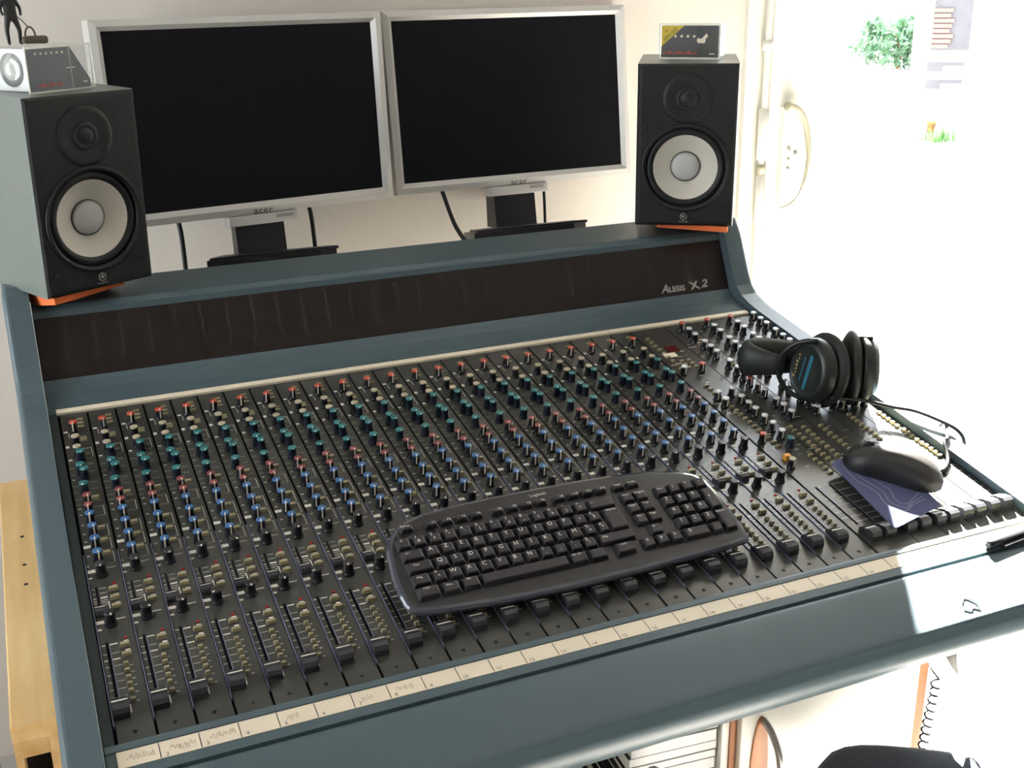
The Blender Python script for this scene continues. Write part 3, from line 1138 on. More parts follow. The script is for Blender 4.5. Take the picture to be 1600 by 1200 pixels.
wedge('foam_wedge', 'orange foam wedge under the left loudspeaker', sl, [(-0.073, 0.003), (-0.03, 0.010), (0.05, 0.028), (0.06, 0.10), (0.06, 0.13), (-0.06, 0.13), (-0.070, 0.06)])
wedge('foam_wedge', 'orange foam wedge under the right loudspeaker', sr, [(-0.045, 0.032), (0.074, -0.003), (0.076, 0.012), (0.076, 0.10), (0.07, 0.18), (-0.06, 0.18), (-0.05, 0.10)])

# ------------------------------------------------------------------ packages on the speakers
def package(root, w, h, dp, kind):
    """clear plastic box with a printed card and a small disc in its end face"""
    b = MB()
    e = 0.0012
    rails = [(-w / 2, -w / 2 + e, 0, e, 0, h), (w / 2 - e, w / 2, 0, e, 0, h), (-w / 2, -w / 2 + e, dp - e, dp, 0, h), (w / 2 - e, w / 2, dp - e, dp, 0, h)]
    b.box(-w / 2, w / 2, 0, dp, 0, e, M_clear)
    b.box(-w / 2, w / 2, 0, dp, h - e, h, M_clear)
    b.box(-w / 2, w / 2, 0, e, e, h - e, M_clear)
    b.box(-w / 2, w / 2, dp - e, dp, e, h - e, M_clear)
    b.box(-w / 2, -w / 2 + e, e, dp - e, e, h - e, M_clear)
    b.box(w / 2 - e, w / 2, e, dp - e, e, h - e, M_clear)
    b.build('clear_box', root)
    b = MB()
    rimm = M_white  # white strips paint the highlights along the clear box edges
    for x0, x1, z0, z1 in ((-w / 2 - .0006, w / 2 + .0006, -0.0, 0.0018), (-w / 2 - .0006, w / 2 + .0006, h - 0.0018, h + 0.0004), (-w / 2 - .0006, -w / 2 + 0.0012, 0.0018, h - 0.0018), (w / 2 - 0.0012, w / 2 + .0006, 0.0018, h - 0.0018)):
        b.box(x0, x1, -0.0006, 0.0008, z0, z1, rimm)
    b.build('rim_highlight', root)
    return root


# right package
pr = thing('plastic_package', 'clear plastic package with black card and yellow corner, on the right loudspeaker', 'package', (1.0755, 0.758, 1.3218), (0, 0, -0.78), 'clear plastic packages')
w, h, dp = 0.104, 0.0575, 0.052
package(pr, w, h, dp, 0)
b = MB()
b.box(-w / 2 + 0.003, w / 2 - 0.003, 0.0016, 0.0024, 0.003, h - 0.003, M_card)
card = b.build('card', pr)
b = MB()
b.add([(-w / 2 + 0.003, 0.0014, h - 0.003), (-w / 2 + 0.042, 0.0014, h - 0.003), (-w / 2 + 0.003, 0.0014, 0.020)], [(0, 1, 2)], M_yellow)
yc = b.build('yellow_corner', pr)
text('lettering', 'SPACED', 0.0085, M_ink, yc, (-w / 2 + 0.0190, 0.0010, h - 0.0175), (pi / 2, -radians(41.5), 0))
text('lettering', 'K', 0.0065, M_ink, yc, (-w / 2 + 0.0120, 0.0010, h - 0.0115), (pi / 2, -radians(41.5), 0))
b = MB()
for k in range(5):
    x = -0.025 + k * 0.0108
    b.lathe([(0.0024, 0), (0.0024, 0.0003)], 10, M_strip, Matrix.Translation((x, 0.0014, 0.037)) @ Matrix.Rotation(pi / 2, 4, 'X'), False)
b.build('dot_row', pr)
b = MB()
b.prism([(0.014, 0.026), (0.026, 0.026), (0.0275, 0.034), (0.031, 0.036), (0.0285, 0.042), (0.024, 0.037), (0.020, 0.033), (0.0135, 0.034), (0.012, 0.031)], 0.0008, 0.0014, M_strip, axis='y')
b.build('torn_sticker', pr)
b = MB()
for k in range(12):
    x = -0.047 + k * 0.0056
    b.box(x, x + 0.0042, 0.0010, 0.0014, 0.0075, 0.0075 + 0.0028 + 0.0018 * ((k * 7) % 3), M_cardred)
b.box(0.034, 0.043, 0.0010, 0.0014, 0.0075, 0.0095, M_print2)
stuff(b.build('printed_line', pr))
b = MB()
b.box(0.013, 0.021, 0.0009, 0.0012, 0.003, h - 0.003, M_card)
b.build('tape', pr)
b = MB()
b.lathe([(0.021, 0), (0.021, 0.0012), (0.006, 0.0014)], 28, M_disc, Matrix.Translation((w / 2 - 0.004, dp / 2, h / 2)) @ Matrix.Rotation(pi / 2, 4, 'Y'))
b.build('disc', pr)
b = MB()
b.box(w / 2 - 0.0062, w / 2 - 0.0052, 0.003, dp - 0.003, 0.003, h - 0.003, M_paper)
b.build('bright_end', pr)

# left package
pl_ = thing('plastic_package', 'clear plastic package with dark card and silver disc end, on the left loudspeaker', 'package', (0.0705, 0.730, 1.3205), (0, 0, 0.64), 'clear plastic packages')
w, h, dp = 0.107, 0.060, 0.073
package(pl_, w, h, dp, 1)
b = MB()
b.prism([(-w / 2 + 0.003, 0.003), (w / 2 - 0.004, 0.003), (w / 2 - 0.004, 0.013), (0.021, h - 0.003), (-w / 2 + 0.003, h - 0.003)], 0.0016, 0.0024, M_card, axis='y')
b.build('card', pl_)
b = MB()
for k in range(6):
    b.lathe([(0.0016, 0), (0.0016, 0.0003)], 10, M_strip, Matrix.Translation((-0.036 + k * 0.0087, 0.0014, 0.0505)) @ Matrix.Rotation(pi / 2, 4, 'X'), False)
b.build('dot_row', pl_)
b = MB()
for k in range(8):
    x = -0.038 + k * 0.005
    b.box(x, x + 0.0036, 0.0010, 0.0014, 0.0075, 0.0100 + 0.0014 * ((k * 5) % 3), M_cardred)
b.box(0.012, 0.026, 0.0010, 0.0014, 0.029, 0.0305, M_print2)
b.box(0.037, 0.044, 0.0010, 0.0014, 0.009, 0.0108, M_print2)
stuff(b.build('printed_line', pl_))
b = MB()
b.box(0.0175, 0.0195, 0.0009, 0.0012, 0.003, h - 0.003, M_print)
b.build('seam', pl_)
b = MB()
b.box(-w / 2 + 0.0056, -w / 2 + 0.0066, 0.003, dp - 0.003, 0.003, h - 0.003, M_paper)  # white sheet added for the brightness of the window-lit box end
b.build('bright_end', pl_)
b = MB()
b.lathe([(0.022, 0), (0.022, 0.0012), (0.005, 0.0014), (0.004, 0.0005)], 30, M_disc, Matrix.Translation((-w / 2 + 0.005, dp / 2, h / 2)) @ Matrix.Rotation(-pi / 2, 4, 'Y'))
b.build('disc', pl_)

# figurine standing on the left package
fg = thing('figurine', 'small dark standing figurine in a hat, on the left plastic package', 'figurine', (0.019, 0.752, 1.3812), (0, 0, 0.35))
me = bpy.data.meshes.new('body')
k = 0.001
V = [(0, 0, 37), (0, 0, 48), (0, 0, 58), (0, 0, 66), (0, -1, 73), (-5, 0, 34), (-8, -1, 18), (-7, 0, 3), (-8, -4, 1.5), (5, 0, 34), (9, -1, 18), (8, 0, 3), (9, -4, 1.5), (-8, 0, 57), (-13, -1, 46), (-11, -4, 38), (8, 0, 57), (13, -1, 47), (12, -4, 37)]
Ee = [(0, 1), (1, 2), (2, 3), (3, 4), (0, 5), (5, 6), (6, 7), (7, 8), (0, 9), (9, 10), (10, 11), (11, 12), (2, 13), (13, 14), (14, 15), (2, 16), (16, 17), (17, 18)]
Rr = [6.5, 6.5, 7, 2.8, 4.6, 4.4, 3.0, 2.2, 1.6, 4.4, 3.0, 2.2, 1.6, 3, 2.3, 1.7, 3, 2.3, 1.7]
me.from_pydata([Vector(v) * k for v in V], Ee, [])
fo = put('body', me, fg)
sk = fo.modifiers.new('skin', 'SKIN')
for v, r in zip(me.skin_vertices[0].data, Rr):
    v.radius = (r * k, r * k)
me.skin_vertices[0].data[0].use_root = True
ss = fo.modifiers.new('sub', 'SUBSURF')
ss.levels = 2
ss.render_levels = 2
me.materials.append(M_fig)
b = MB()
b.lathe([(0.0095, 0.0745), (0.0095, 0.0760), (0.0055, 0.0765), (0.005, 0.082), (0.003, 0.0835)], 16, M_fig, Matrix.Translation((0, -0.001, 0)))
b.build('hat', fg)

# weight hanging on a cord beside it
hw = thing('hanging_weight', 'small bronze weight on a thin cord, behind the figurine', 'ornament', (0.046, 0.775, 1.3812))
b = MB()
b.cbox(-0.0165, 0.0165, -0.006, 0.006, 0.0, 0.0105, 0.004, M_weight)
b.build('weight', hw)
b = MB()
b.tube([(-0.0055 + 0.0065 * cos(pi * i / 10) , 0, 0.0095 + 0.0125 * sin(pi * i / 10)) for i in range(11)], 0.0014, 6, M_weight)
b.build('loop', hw)
b = MB()
b.tube(smooth_path([(-0.006, 0, 0.021), (-0.013, 0, 0.030), (-0.0235, 0, 0.044), (-0.0245, 0, 0.075), (-0.024, 0, 0.3), (-0.024, 0, 1.2)], 5), 0.0008, 6, M_fig)
b.build('cord', hw)

# ------------------------------------------------------------------ screens
def monitor(root, neck_dx, base_dx):
    w, h = 0.514, 0.335
    bz, bt, bb = 0.020, 0.019, 0.022
    inner = (-w / 2 + bz, w / 2 - bz, bb, h - bt)
    b = MB()
    # bezel: flat outer band, then a sloping inner band
    o = [(-w / 2, 0), (w / 2, 0), (w / 2, h), (-w / 2, h)]
    mid = [(-w / 2 + 0.011, 0.0115), (w / 2 - 0.011, 0.0115), (w / 2 - 0.011, h - 0.0105), (-w / 2 + 0.011, h - 0.0105)]
    inn = [(inner[0], inner[2]), (inner[1], inner[2]), (inner[1], inner[3]), (inner[0], inner[3])]
    vs = [(x, 0.045, z) for x, z in o] + [(x, 0.003, z) for x, z in o] + [(x, 0.0, z) for x, z in mid] + [(x, 0.010, z) for x, z in inn]
    fs = []
    for a in range(3):
        for i in range(4):
            j = (i + 1) % 4
            fs.append((a * 4 + i, a * 4 + j, a * 4 + 4 + j, a * 4 + 4 + i))
    b.add(vs, fs, M_silver)
    b.build('bezel', root)
    b = MB()
    b.box(inner[0] - 0.002, inner[1] + 0.002, 0.0085, 0.012, inner[2] - 0.002, inner[3] + 0.002, M_screen)
    b.build('screen', root)
    b = MB()
    b.frustum(-w / 2 + 0.004, w / 2 - 0.004, 0.004, h - 0.004, 0, 0.035, 0.05, M_black, Matrix.Translation((0, 0.045, 0)) @ Matrix(((1, 0, 0, 0), (0, 0, 1, 0), (0, 1, 0, 0), (0, 0, 0, 1))))
    b.box(inner[0], inner[1], 0.012, 0.046, inner[2], inner[3], M_black)
    b.build('back_shell', root)
    text('lettering', 'acer', 0.017, M_ink, root, (-0.002, -0.0008, 0.0055), (pi / 2, 0, 0), sx=1.25)
    text('lettering', 'AL2216W', 0.0052, M_emb, root, (w / 2 - 0.026, -0.0008, h - 0.005), (pi / 2, 0, 0))
    b = MB()
    b.cbox(-0.066, 0.062, 0.0, 0.030, -0.019, -0.001, 0.002, M_silver)
    ch = b.build('hinge_cover', root)
    b = MB()
    b.box(0.022, 0.052, -0.0008, 0.001, -0.010, -0.004, M_emb)
    b.build('button_row', ch)


mL = thing('computer_monitor', 'silver framed monitor with dark screen, behind the left loudspeaker', 'monitor', (0.3933, 1.0560, 1.0684), (-0.058, 0, 0.1496), 'silver framed monitors')
monitor(mL, 0, 0)
mR = thing('computer_monitor', 'silver framed monitor with dark screen, beside the right loudspeaker', 'monitor', (0.9134, 1.1084, 1.0697), (-0.117, 0, 0.0296), 'silver framed monitors')
monitor(mR, 0, 0)


def stand(root, nx, ny, bx, by, ztop, w, wn):
    """neck and base given in world coordinates, moved under the screen"""
    Mi = (Matrix.Translation(root.location) @ root.rotation_euler.to_matrix().to_4x4()).inverted()
    b = MB()
    b.prism([(ny - 0.03, 0.986), (ny + 0.02, 0.980), (ny + 0.03, ztop), (ny, ztop)], nx - wn / 2, nx + wn / 2, M_black, Mi)
    b.build('neck', root)
    b = MB()
    Mb = Mi @ Matrix.Translation((bx, by - 0.10, 1.0125)) @ Matrix.Rotation(-0.20, 4, 'X')
    b.prism([(-w / 2 + 0.03, 0), (w / 2 - 0.03, 0), (w / 2, 0.012), (w / 2, 0.10), (-w / 2 + 0.04, 0.17), (-w / 2 + 0.01, 0.06), (-w / 2, 0.012)], -0.0035, 0.0125, M_black, Mb, axis='z')
    b.prism([(-w / 2 + 0.005, 0.012), (w / 2 + 0.004, 0.012), (w / 2 + 0.004, 0.10), (-w / 2 + 0.05, 0.165)], 0.0115, 0.0165, M_black, Mb, axis='z')
    b.build('base', root)


stand(mL, 0.388, 1.10, 0.375, 1.01, 1.12, 0.220, 0.088)
stand(mR, 0.907, 1.14, 0.853, 1.01, 1.14, 0.225, 0.088)


def cable(name, label, pts, r=0.0042):
    b = MB()
    b.tube(smooth_path(pts, 6), r, 8, M_cord)
    o = b.build(name)
    tag(o, label, 'cable', 'black cables under the monitors')
    return o


cable('power_cable', 'black cable hanging next to the left loudspeaker', [(0.246, 1.10, 1.12), (0.248, 1.105, 1.07), (0.252, 1.10, 1.03), (0.253, 1.10, 0.93)])
cable('power_cable', 'black cable right of the left monitor stand', [(0.487, 1.14, 1.14), (0.488, 1.145, 1.08), (0.497, 1.14, 1.04), (0.50, 1.13, 0.93)])
cable('power_cable', 'black cable left of the right monitor stand', [(0.755, 1.15, 1.14), (0.754, 1.14, 1.09), (0.750, 1.09, 1.05), (0.738, 1.02, 1.025), (0.726, 0.955, 1.016), (0.716, 0.90, 1.012), (0.712, 0.87, 0.999)])
cable('power_cable', 'black cable between the right monitor stand and right loudspeaker', [(0.989, 1.17, 1.15), (0.990, 1.17, 1.08), (0.993, 1.165, 1.03), (0.994, 1.16, 0.93)], 0.0032)

# ------------------------------------------------------------------ keyboard (panel units)
KT = 0.177
kb = panel_thing('computer_keyboard', 'black computer keyboard lying across the faders and knobs', 'keyboard', 8.695, 1.605, 0.44)
kb.rotation_euler = (TH + KT, 0, 0)
Kp = 0.50
pts = [(-0.42, -0.19), (-0.46, 0.28), (-0.45, 0.92), (-0.32, 1.81), (-0.16, 2.31), (0.15, 2.75), (0.59, 3.05), (1.22, 3.25), (2.21, 3.34), (3.55, 3.38), (5.6, 3.38), (6.99, 3.35), (8.17, 3.28), (9.34, 3.15), (10.30, 2.92), (10.90, 2.60), (11.18, 2.20), (11.26, 1.64), (11.29, 0.72), (11.30, -0.06), (11.26, -0.53), (11.07, -0.72), (10.35, -0.80), (6.97, -0.93), (4.34, -0.94), (2.29, -0.87), (0.74, -0.72), (-0.02, -0.60), (-0.31, -0.44)]
cx_ = sum(p[0] for p in pts) / len(pts)
cy_ = sum(p[1] for p in pts) / len(pts)


def ring(inset, z):
    out = []
    n = len(pts)
    for i in range(n):
        a, c = Vector(pts[i - 1]), Vector(pts[(i + 1) % n])
        tg = (c - a).normalized()
        nr = Vector((-tg.y, tg.x))
        p0 = Vector(pts[i])
        if nr.dot(Vector((cx_, cy_)) - p0) < 0:
            nr = -nr
        q = p0 + nr * inset
        out.append((q.x, q.y, z))
    return out


b = MB()
n = len(pts)
rings = [ring(0.30, -0.02), ring(0.05, 0.05), ring(0.0, 0.13), ring(0.012, 0.20), ring(0.07, 0.265), ring(0.17, 0.295), ring(0.22, 0.30)]
mats_ = [M_kbody, M_kbody, M_krim, M_krim, M_krim, M_kbody]
for j in range(6):
    vs = rings[j] + rings[j + 1]
    b.add(vs, [(i, (i + 1) % n, n + (i + 1) % n, n + i) for i in range(n)], mats_[j], True)
b.add(rings[6], [tuple(range(n))], M_kbody)
b.add(rings[0], [tuple(range(n - 1, -1, -1))], M_kbody)
b.build('body', kb)
for x_ in (1.2, 9.6):
    b = MB()
    b.cbox(x_, x_ + 0.6, 2.85, 3.0, -0.50, 0.0, 0.02, M_kbody)
    b.build('foot', kb)
KEYM = {}


def keymesh(wu, hu=1.0):
    kk = (wu, hu)
    if kk not in KEYM:
        b = MB()
        w_, d_ = wu * Kp * 0.5 - 0.016, hu * Kp * 0.5 - 0.016
        x0, x1, y0, y1 = -w_, w_, -d_, d_
        t0, tf, tb = 0.075, 0.045, 0.10
        vs = [(x0, y0, 0), (x1, y0, 0), (x1, y1, 0), (x0, y1, 0)]
        vs += [(x0 + t0, y0 + tf, 0.17), (x1 - t0, y0 + tf, 0.17), (x1 - t0, y1 - tb, 0.19), (x0 + t0, y1 - tb, 0.19)]
        fs = [(3, 2, 1, 0), (4, 5, 6, 7), (0, 1, 5, 4), (1, 2, 6, 5), (2, 3, 7, 6), (3, 0, 4, 7)]
        bm = bmesh.new()
        bv = [bm.verts.new(v) for v in vs]
        for f in fs:
            bm.faces.new([bv[i] for i in f])
        bm.edges.ensure_lookup_table()
        bmesh.ops.bevel(bm, geom=[e for e in bm.edges if max(v.co.z for v in e.verts) > 0.1], offset=0.022, segments=1, affect='EDGES')
        b.from_bm(bm, M_key)
        KEYM[kk] = b.mesh('key')
    return KEYM[kk]


def key(x, row, wu=1.0, leg=None, hu=1.0, small=False, dx=-0.05, dy=0.02, lm=None):
    """x: centre in key units from the left of the main block, row: 4 = digits"""
    o = put('key', keymesh(wu, hu), kb, (x * Kp, row * Kp, 0.295))
    if leg:
        if '\n' in leg:
            a, c = leg.split('\n')
            text('legend', a, 0.17, lm or M_legend, o, (dx - 0.03, dy + 0.075, 0.192))
            text('legend', c, 0.17, lm or M_legend, o, (dx + 0.03, dy - 0.075, 0.192))
        else:
            text('legend', leg, 0.125 if small else 0.215, lm or M_legend, o, (dx, dy, 0.192))
    return o


digs = ['1\n&', '2\né', '3\n"', "4\n'", '5\n(', '6\n-', '7\nè', '8\n_', '9\nç', '0\nà', '°\n)', '+\n=']
key(0.5, 4, 1, '²')
for i, s_ in enumerate(digs):
    key(1.5 + i, 4, 1, s_)
key(14.0, 4, 2, '<---', small=True, dx=-0.3)
key(0.75, 3, 1.5, '|<-', small=True, dx=-0.15)
for i, s_ in enumerate('AZERTYUIOP'):
    key(2.0 + i, 3, 1, s_)
key(12.0, 3, 1, '¨\n^')
key(13.0, 3, 1, '£\n$')
key(14.3, 2.5, 1.4, 'Entrée', 2.0, True, dx=0.0, dy=0.33)
key(0.875, 2, 1.75, 'Verr', small=True, dx=-0.1)
for i, s_ in enumerate('QSDFGHJKLM'):
    key(2.25 + i, 2, 1, s_)
key(12.25, 2, 1, '%\nù')
key(13.18, 2, 0.86, 'µ\n*')
key(0.625, 1, 1.25, 'Maj', small=True)
key(1.75, 1, 1, '>\n<')
for i, s_ in enumerate(['W', 'X', 'C', 'V', 'B', 'N', '?\n,', '.\n;', '/\n:', '§\n!']):
    key(2.75 + i, 1, 1, s_)
key(13.65, 1, 2.75 - 0.1, 'Maj', small=True, dx=-0.4)
key(0.75, 0, 1.5, 'Ctrl', small=True, dy=0.08)
key(2.125, 0, 1.25, 'Win', small=True)
key(3.375, 0, 1.25, 'Alt', small=True, dy=0.08)
key(6.95, 0, 5.9)
key(10.55, 0, 1.3, 'Alt Gr', small=True, dy=0.09)
key(11.85, 0, 1.3, 'Fn', small=True, lm=M_blue, dy=0.06)
key(13.8, 0, 2.4 - 0.9, 'Ctrl', small=True, dy=0.08)
# navigation block and arrows
NX, PX = 0.22, -0.24
for (x, r, s_) in ((15.75, 4, 'Inser'), (16.75, 4, 'Origine'), (15.75, 3, 'Suppr'), (16.75, 3, 'Page'), (15.75, 2, 'Fin'), (16.75, 2, 'Page')):
    key(x + NX, r, 1, s_, small=True, dy=0.06)
for (x, r, s_) in ((16.25, 0.95, '^'), (15.25, 0, '<'), (16.25, 0, 'v'), (17.25, 0, '>')):
    key(x + NX, r, 1, s_)
# number pad
for (x, r, s_) in ((18.75, 4, 'Verr'), (19.75, 4, '/'), (20.75, 4, '*'), (21.75, 4, '-'), (18.75, 3, '7'), (19.75, 3, '8'), (20.75, 3, '9'), (18.75, 2, '4'), (19.75, 2, '5'), (20.75, 2, '6'), (18.75, 1, '1'), (19.75, 1, '2'), (20.75, 1, '3'), (20.75, 0, '.')):
    key(x + PX, r, 1, s_, small=len(s_) > 1)
key(21.75 + PX, 2.5, 1, '+', 2.0)
key(21.75 + PX, 0.5, 1, 'Entrée', 2.0, True, dy=0.3)
key(19.25 + PX, 0, 2, '0', dx=-0.25)
# escape and function keys
key(1.10, 5.2, 0.95, 'Echap', 0.62, True)
for g, x0 in enumerate((2.67, 7.15, 11.5)):
    for k_ in range(4):
        key(x0 + k_ * 1.01, 5.17, 0.98, 'F%d' % (g * 4 + k_ + 1), 0.62, True, dx=0.08, dy=-0.03)
for k_ in range(2):
    key(15.85 + k_ * 1.05, 5.1, 1.0, ('Impr', 'Arrêt')[k_], 0.62, True)
text('lettering', 'Logitech', 0.17, M_legend, kb, (10.4 * Kp, 6.0 * Kp, 0.302))

# ------------------------------------------------------------------ mouse and pad
pd = panel_thing('mouse_pad', 'blue violet mouse pad with wavy lines, lying on the master faders', 'mouse pad', 0, 0, 0)
b = MB()
quad = [(25.02, -0.08), (27.52, 0.52), (28.15, 4.6), (25.49, 4.02)]
q2 = []
for i in range(4):
    p0, p1, p2 = Vector(quad[i - 1]), Vector(quad[i]), Vector(quad[(i + 1) % 4])
    a = p1 + (p0 - p1).normalized() * 0.18
    c = p1 + (p2 - p1).normalized() * 0.18
    for s_ in (0, 0.25, 0.5, 0.75, 1.0):
        q2.append(((a * (1 - s_) ** 2 + p1 * (2 * s_ * (1 - s_)) + c * s_ ** 2)))
b.prism([tuple(q) for q in q2], 0.40, 0.435, M_pad, axis='z')
b.build('cloth', pd)
b = MB()
for off in (0.0, 0.28, 0.62):
    path = smooth_path([(25.85 + off, 3.8), (25.65 + off, 2.9), (25.85 + off * 0.9, 1.9), (25.7 + off * 0.8, 1.2 + off * 0.2), (26.05 + off * 0.5, 0.65 + off * 0.5), (26.6 + off * 0.4, 0.85 + off * 0.5), (27.3, 1.00 + off * 0.6)], 6)
    for i in range(len(path) - 1):
        p0, p1 = path[i].to_2d() if len(path[i]) > 2 else path[i], path[i + 1].to_2d() if len(path[i + 1]) > 2 else path[i + 1]
        nr = Vector((-(p1 - p0).y, (p1 - p0).x))
        if nr.length < 1e-6:
            continue
        nr = nr.normalized() * 0.022
        b.add([(*(p0 - nr), 0.4365), (*(p1 - nr), 0.4365), (*(p1 + nr), 0.4365), (*(p0 + nr), 0.4365)], [(0, 1, 2, 3)], M_padline)
b.build('wavy_lines', pd)

mo = panel_thing('computer_mouse', 'dark grey computer mouse resting on the blue mouse pad', 'mouse', 27.22, 2.74, 0.437, math.atan2(-2.3, 1.8))
b = MB()
n, kx = 28, 18
vs, fs = [], []
LX, WY, HZ = 1.78, 0.92, 1.08


def mouse_pt(s, a):
    """s along the body 0..1, a around the upper half"""
    x = -LX + 2 * LX * s
    e = max(0.0, 1 - abs((x + 0.1) / (LX + 0.1 * (1 if x > 0 else -1))) ** 2.6) ** 0.5
    wv = WY * e * (0.9 + 0.12 * cos(s * 2 * pi))
    hv = HZ * (max(0.0, 1 - abs((s - 0.56) / (0.58 if s < 0.56 else 0.46)) ** 2.2) ** 0.62)
    ca_, sa_ = cos(a), sin(a)
    return (x, wv * (abs(ca_) ** 0.75) * (1 if ca_ >= 0 else -1), max(0.0, hv * (sa_ ** 0.85 if sa_ > 0 else 0)))


rows = 24
cols = 20
for i in range(rows + 1):
    s_ = 0.004 + 0.992 * i / rows
    for j in range(cols + 1):
        vs.append(mouse_pt(s_, pi * j / cols))
up, lo = [], []
for i in range(rows):
    for j in range(cols):
        f = (i * (cols + 1) + j, (i + 1) * (cols + 1) + j, (i + 1) * (cols + 1) + j + 1, i * (cols + 1) + j + 1)
        (lo if (j < 5 or j >= cols - 5) else up).append(f)
b.add(vs, up, M_mouse, True)
b.build('shell', mo)
b = MB()
b.add(vs, lo, M_moused, True)
b.add([mouse_pt(0.004 + 0.992 * i / rows, 0) for i in range(rows + 1)] + [mouse_pt(0.004 + 0.992 * i / rows, pi) for i in range(rows, -1, -1)], [tuple(range(2 * rows + 2))], M_moused)
b.build('side_grip', mo)
b = MB()
b.lathe([(0.20, -0.09), (0.24, -0.06), (0.24, 0.06), (0.20, 0.09)], 18, M_rubber, Matrix.Translation((-0.95, 0, mouse_pt(0.235, pi / 2)[2] - 0.13)) @ Matrix.Rotation(pi / 2, 4, 'X'))
b.build('scroll_wheel', mo)
Mi = (Matrix.Translation(mo.location) @ mo.rotation_euler.to_matrix().to_4x4() @ Matrix.Scale(S, 4)).inverted() @ PANEL
b = MB()
b.tube(smooth_path([Mi @ Vector(q) for q in ((27.9, 3.4, 0.9), (28.35, 3.15, 0.55), (29.0, 2.75, 0.12), (29.4, 2.65, 0.10), (29.80, 2.74, 0.10), (30.35, 3.2, 0.12), (30.72, 3.9, 0.40), (30.95, 4.0, 0.42), (31.3, 4.4, 0.42), (31.7, 5.0, 0.40), (31.9, 5.5, -0.6), (31.9, 6.0, -4.0))], 7), 0.075, 8, M_cord)
b.build('cord', mo)

# ------------------------------------------------------------------ headphones
hp = thing('headphones', 'black studio headphones with a blue stripe, lying on the console knobs', 'headphones')
C1 = Vector((27.85, 8.40, 1.62))
C2 = Vector((29.70, 8.05, 1.62))


def W_(u, v, z):
    return PANEL @ Vector((u, v, z))


ax = (C2 - C1).normalized()
e1 = Vector((-0.62, 0.77, -0.08))
e1 = e1.normalized()
e2 = ax.cross(e1).normalized()


def hpm(c, axis):
    """matrix: local z along axis, centred at c, in panel units -> world"""
    z = axis.normalized()
    y = (Vector((0, 0, 1)) - z * z.z).normalized()
    x = y.cross(z)
    m = Matrix((x, y, z)).transposed().to_4x4()
    m.translation = c
    return PANEL @ m


def elong(sx, sy):
    return Matrix(((sx, 0, 0, 0), (0, sy, 0, 0), (0, 0, 1, 0), (0, 0, 0, 1)))


a1 = (-ax + Vector((0, -0.22, 0.12))).normalized()     # outer side of the near cup
a2 = (ax + Vector((0, -0.35, 0.1))).normalized()
for c, a in ((C1, a1), (C2, a2)):
    Mm = hpm(c, a) @ elong(1.04, 1.17)
    b = MB()
    b.lathe([(1.10, -0.05), (1.14, 0.10), (1.08, 0.34), (0.90, 0.58), (0.84, 0.56), (0.78, 0.53), (0.4, 0.57), (0.1, 0.58)], 36, M_hp, Mm)
    cup = b.build('ear_cup', hp)
    b = MB()
    prof = []
    for i in range(9):
        t_ = pi * i / 8
        prof.append((1.02 + 0.30 * sin(t_) , -0.08 - 0.58 * i / 8))
    b.lathe([(0.7, -0.06)] + prof + [(0.7, -0.60)], 36, M_hppad, Mm)
    b.build('ear_cushion', hp)
    if c is C1:
        b = MB()
        b.box(0.04, 0.22, -0.62, 0.62, 0.582, 0.592, M_hpblue, Mm)
        b.box(-0.22, -0.16, -0.45, 0.45, 0.582, 0.590, M_hpblue, Mm)
        b.build('blue_stripe', cup)
        b = MB()
        for k_ in range(7):
            b.box(-0.62 + 0.03 * ((k_ * 3) % 4), -0.48, -0.42 + k_ * 0.13, -0.34 + k_ * 0.13, 0.572, 0.584, M_hpgold, Mm)
        stuff(b.build('printed_line', cup))
    # yoke
    b = MB()
    arc = []
    for i in range(17):
        t_ = pi * i / 16
        arc.append(c + a * 0.25 + e1 * (1.35 * sin(t_)) + Vector((0, 0, 1)) * (1.30 * cos(t_)))
    b.tube([PANEL @ p_ for p_ in arc], 0.10 * S, 8, M_hp)
    b.build('yoke', hp)
# headband
mid = (C1 + C2) / 2
b = MB()
path, wid = [], []
steps = 26
half = (C2 - C1).length / 2 + 0.25
for i in range(steps + 1):
    t_ = pi * i / steps
    path.append(mid - ax * (half * 1.0 * cos(t_)) + e1 * (1.1 + 2.30 * max(0.0, sin(t_)) ** 0.8) + Vector((0, 0, -0.15 * sin(t_))))
vs, fs = [], []
for i, p_ in enumerate(path):
    t_ = (path[min(i + 1, steps)] - path[max(i - 1, 0)]).normalized()
    nn = t_.cross(e2).normalized()
    wdt = 0.42 + 0.42 * sin(pi * i / steps)
    th_ = 0.12 + 0.32 * sin(pi * i / steps)
    for k_ in range(10):
        w_ = 2 * pi * k_ / 10
        vs.append(PANEL @ (p_ + e2 * (wdt * cos(w_)) + nn * (th_ * sin(w_))))
for i in range(steps):
    for k_ in range(10):
        fs.append((i * 10 + k_, i * 10 + (k_ + 1) % 10, (i + 1) * 10 + (k_ + 1) % 10, (i + 1) * 10 + k_))
fs.append(tuple(range(9, -1, -1)))
fs.append(tuple(steps * 10 + k_ for k_ in range(10)))
b.add(vs, fs, M_hppad, True)
b.build('headband', hp)
b = MB()
cpts = [(27.9, 7.35, 0.95), (28.8, 7.2, 0.8), (29.6, 7.0, 0.65), (30.35, 6.5, 0.55), (30.9, 5.95, 0.6), (31.3, 5.2, 0.6), (31.75, 4.35, 0.45), (31.95, 4.0, -0.1), (31.9, 3.9, -1.5), (31.2, 3.2, -5.0), (30.2, 2.6, -8.0)]
b.tube([PANEL @ q for q in smooth_path(cpts, 7)], 0.075 * S, 8, M_cord)
b.build('cord', hp)
